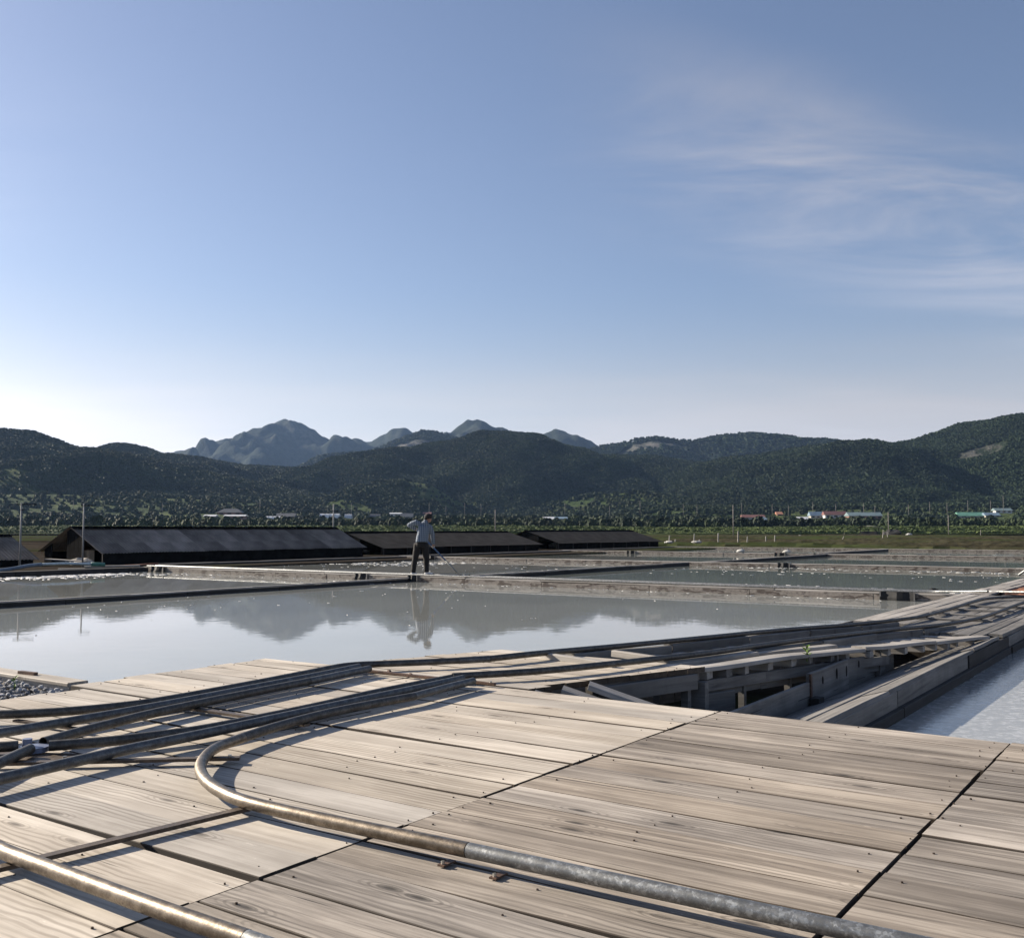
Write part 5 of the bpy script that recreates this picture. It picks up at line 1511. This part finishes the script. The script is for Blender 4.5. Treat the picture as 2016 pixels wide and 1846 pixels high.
eL, eR = (-.29, 1.30, .10), (.315, 1.03, .20)
hL, hR = (-.125, 1.19, .29), (.325, .735, .30)
P3 = lambda t: pv_(t[0], t[1], t[2])
q = MB()
q.tube([pv_(.03, .80, .0), pv_(.055, 1.0, .03), pv_(.10, 1.22, .09), pv_(.135, 1.36, .13)], [(.10, .07), (.11, .07), (.115, .07), (.05, .05)], 14)
q.tube([pv_(.135, 1.34, .13), pv_(.175, 1.42, .17)], .05, 10)
q.ball(pv_(.20, 1.475, .19), (.078, .085, .105), 0, 14, 10)
q.ball(pv_(.265, 1.455, .215), (.02, .02, .02), 0, 8, 6)          # nose
q.ball(pv_(.145, 1.46, .15), (.014, .02, .028), 0, 8, 6)          # ear
q.ball(pv_(.225, 1.41, .215), (.05, .05, .035), 0, 8, 6)          # jaw
for s_, e_, h_ in ((sL, eL, hL), (sR, eR, hR)):
    q.tube([P3(s_), P3(e_)], [.04, .034], 10); q.tube([P3(e_), P3(h_)], [.034, .028], 10)
for pts in (((-.06, .80, 0), (-.125, .44, .05), (-.175, .09, -.01)), ((.135, .80, .02), (.165, .43, .10), (.165, .10, .06))):
    q.tube([P3(p_) for p_ in pts], [.085, .06, .04], 10)
remesh(q.build('body', MP['skin'], pe, True, PB), .012)
# gloved hands, five fingers each round the pole
pole_a, pole_b = Vector(pv_(-.16, 1.225, .30)), Vector(pv_(1.10, -.10, .34))
pd = (pole_b - pole_a).normalized()
for h_, nm in ((hL, 'glove'), (hR, 'glove')):
    c = Vector(P3(h_)); t = (c - pole_a).dot(pd); on = pole_a + pd * t
    g_ = MB(); g_.ball(c * .6 + on * .4 + Vector((0, 0, .012)), (.04, .04, .035), 0, 10, 7)
    sd = pd.cross(Vector((0, 0, 1))).normalized(); up = sd.cross(pd).normalized()
    for i in range(5):
        b_ = on + pd * (-.034 + .017 * i)
        ln = (.9, 1.0, 1.08, 1.0, .85)[i]; sg = 1 if i < 4 else -1
        g_.tube([b_ + (up * math.cos(a_) + sd * sg * math.sin(a_)) * .027 * ln for a_ in (-.3, .5, 1.3, 2.1, 2.9)], [.010, .010, .0095, .009, .007], 7)
    remesh(g_.build(nm, MP['glove'], pe, True, PB), .006, 1)
q = MB()
q.tube([pv_(.055, .845, -.01), pv_(.05, .90, .0), pv_(.075, 1.06, .03), pv_(.095, 1.22, .07), pv_(.10, 1.32, .10), pv_(.13, 1.385, .13)], [(.205, .135), (.195, .13), (.18, .125), (.185, .125), (.16, .11), (.06, .055)], 18)
q.ball(P3((-.06, 1.345, .04)), (.075, .075, .07), 0, 10, 7); q.ball(P3((.23, 1.255, .10)), (.075, .075, .075), 0, 10, 7)
q.tube([P3(sL), P3(((sL[0] + eL[0]) / 2, (sL[1] + eL[1]) / 2 + .015, .06)), P3(eL)], [.078, .07, .062], 12); q.tube([P3(eL), P3((hL[0] - .03, hL[1] + .01, hL[2] - .04))], [.062, .052], 12)
q.ball(P3(eL), (.062, .062, .062), 0, 10, 7)
q.tube([P3(sR), P3(eR), P3((hR[0], hR[1] + .07, hR[2] - .02))], [.078, .062, .05], 12)
q.tube([pv_(.125, 1.37, .12), pv_(.15, 1.415, .145)], [.07, .062], 12)
remesh(q.build('shirt', MP['shirt'], pe, True, PB), .013, 2)
q = MB()
q.tube([pv_(.04, .92, .0), pv_(.035, .80, .0), pv_(.03, .74, .0)], [(.15, .11), (.165, .125), (.15, .12)], 16)
q.tube([pv_(-.055, .82, 0), pv_(-.085, .65, .02), pv_(-.125, .44, .05), pv_(-.155, .25, .02), pv_(-.175, .06, -.01)], [.105, .095, .08, .07, .066], 14)
q.tube([pv_(.125, .82, .02), pv_(.14, .65, .06), pv_(.16, .43, .09), pv_(.165, .25, .08), pv_(.165, .07, .06)], [.105, .095, .08, .07, .066], 14)
remesh(q.build('trousers', MP['trousers'], pe, True, PB), .014, 2)
for (x, y, dx) in ((-.18, -.01, .05), (.17, .06, .10)):
    q = MB(); q.tube([pv_(x, .10, y), pv_(x, .03, y)], [.055, .055], 10); q.ball(pv_(x + dx * .4, .035, y + .06), (.085, .085, .04), 0, 12, 7); q.ball(pv_(x + dx, .03, y + .11), (.06, .06, .033), 0, 12, 7)
    remesh(q.build('boot', MP['boot'], pe, True, PB), .01, 1)
q = MB(); q.ball(pv_(.195, 1.525, .18), (.108, .112, .085), 0, 14, 8); q.ball(pv_(.14, 1.475, .13), (.05, .05, .035), 0, 10, 6)
q.tube([pv_(.22, 1.515, .22), pv_(.285, 1.485, .30)], [(.075, .016), (.055, .010)], 12)
remesh(q.build('cap', MP['cap'], pe, True, PB), .009, 1)

rk = empty('rake', tuple(pole_b), 'long salt rake with blue handle held by the worker', 'rake')
L_ = (pole_b - pole_a).length
q = MB(); q.tube([pole_a, pole_a + pd * L_ * .64], .019, 10); q.build('handle', simple('blue_handle', (.05, .11, .24), .5), rk, True)
q = MB(); q.tube([pole_a + pd * L_ * .64, pole_a + pd * L_ * .98], .018, 10); q.build('shaft', M['galv'], rk, True)
sd = Vector((fwd[0], fwd[1], 0))
q = MB(); q.bar(pole_b - sd * .35 + Vector((0, 0, .03)), pole_b + sd * .35 + Vector((0, 0, .03)), .025, .10); q.build('blade', M['wood_silver'], rk)

# ------------------------------------------------------------------ haze
hb = [(-2900, -2900), (2900, -2900), (2900, 4700), (-2900, 4700)]
v = [cw(*p_) + (z_,) for z_ in (-2.0, 460.0) for p_ in hb]
hm = bpy.data.materials.new('pale_haze'); hm.use_nodes = True
hm.node_tree.nodes.clear()
ho = hm.node_tree.nodes.new('ShaderNodeOutputMaterial'); hv = hm.node_tree.nodes.new('ShaderNodeVolumePrincipled')
hv.inputs['Color'].default_value = (0.32, 0.50, 0.84, 1)
hv.inputs['Density'].default_value = 6.0e-5
hv.inputs['Anisotropy'].default_value = 0.2
hm.node_tree.links.new(hv.outputs[0], ho.inputs['Volume'])
tag(obj('haze', v, [(0, 3, 2, 1), (4, 5, 6, 7), (0, 1, 5, 4), (1, 2, 6, 5), (2, 3, 7, 6), (3, 0, 4, 7)], hm, origin=(0, 0, -2)), kind='stuff')
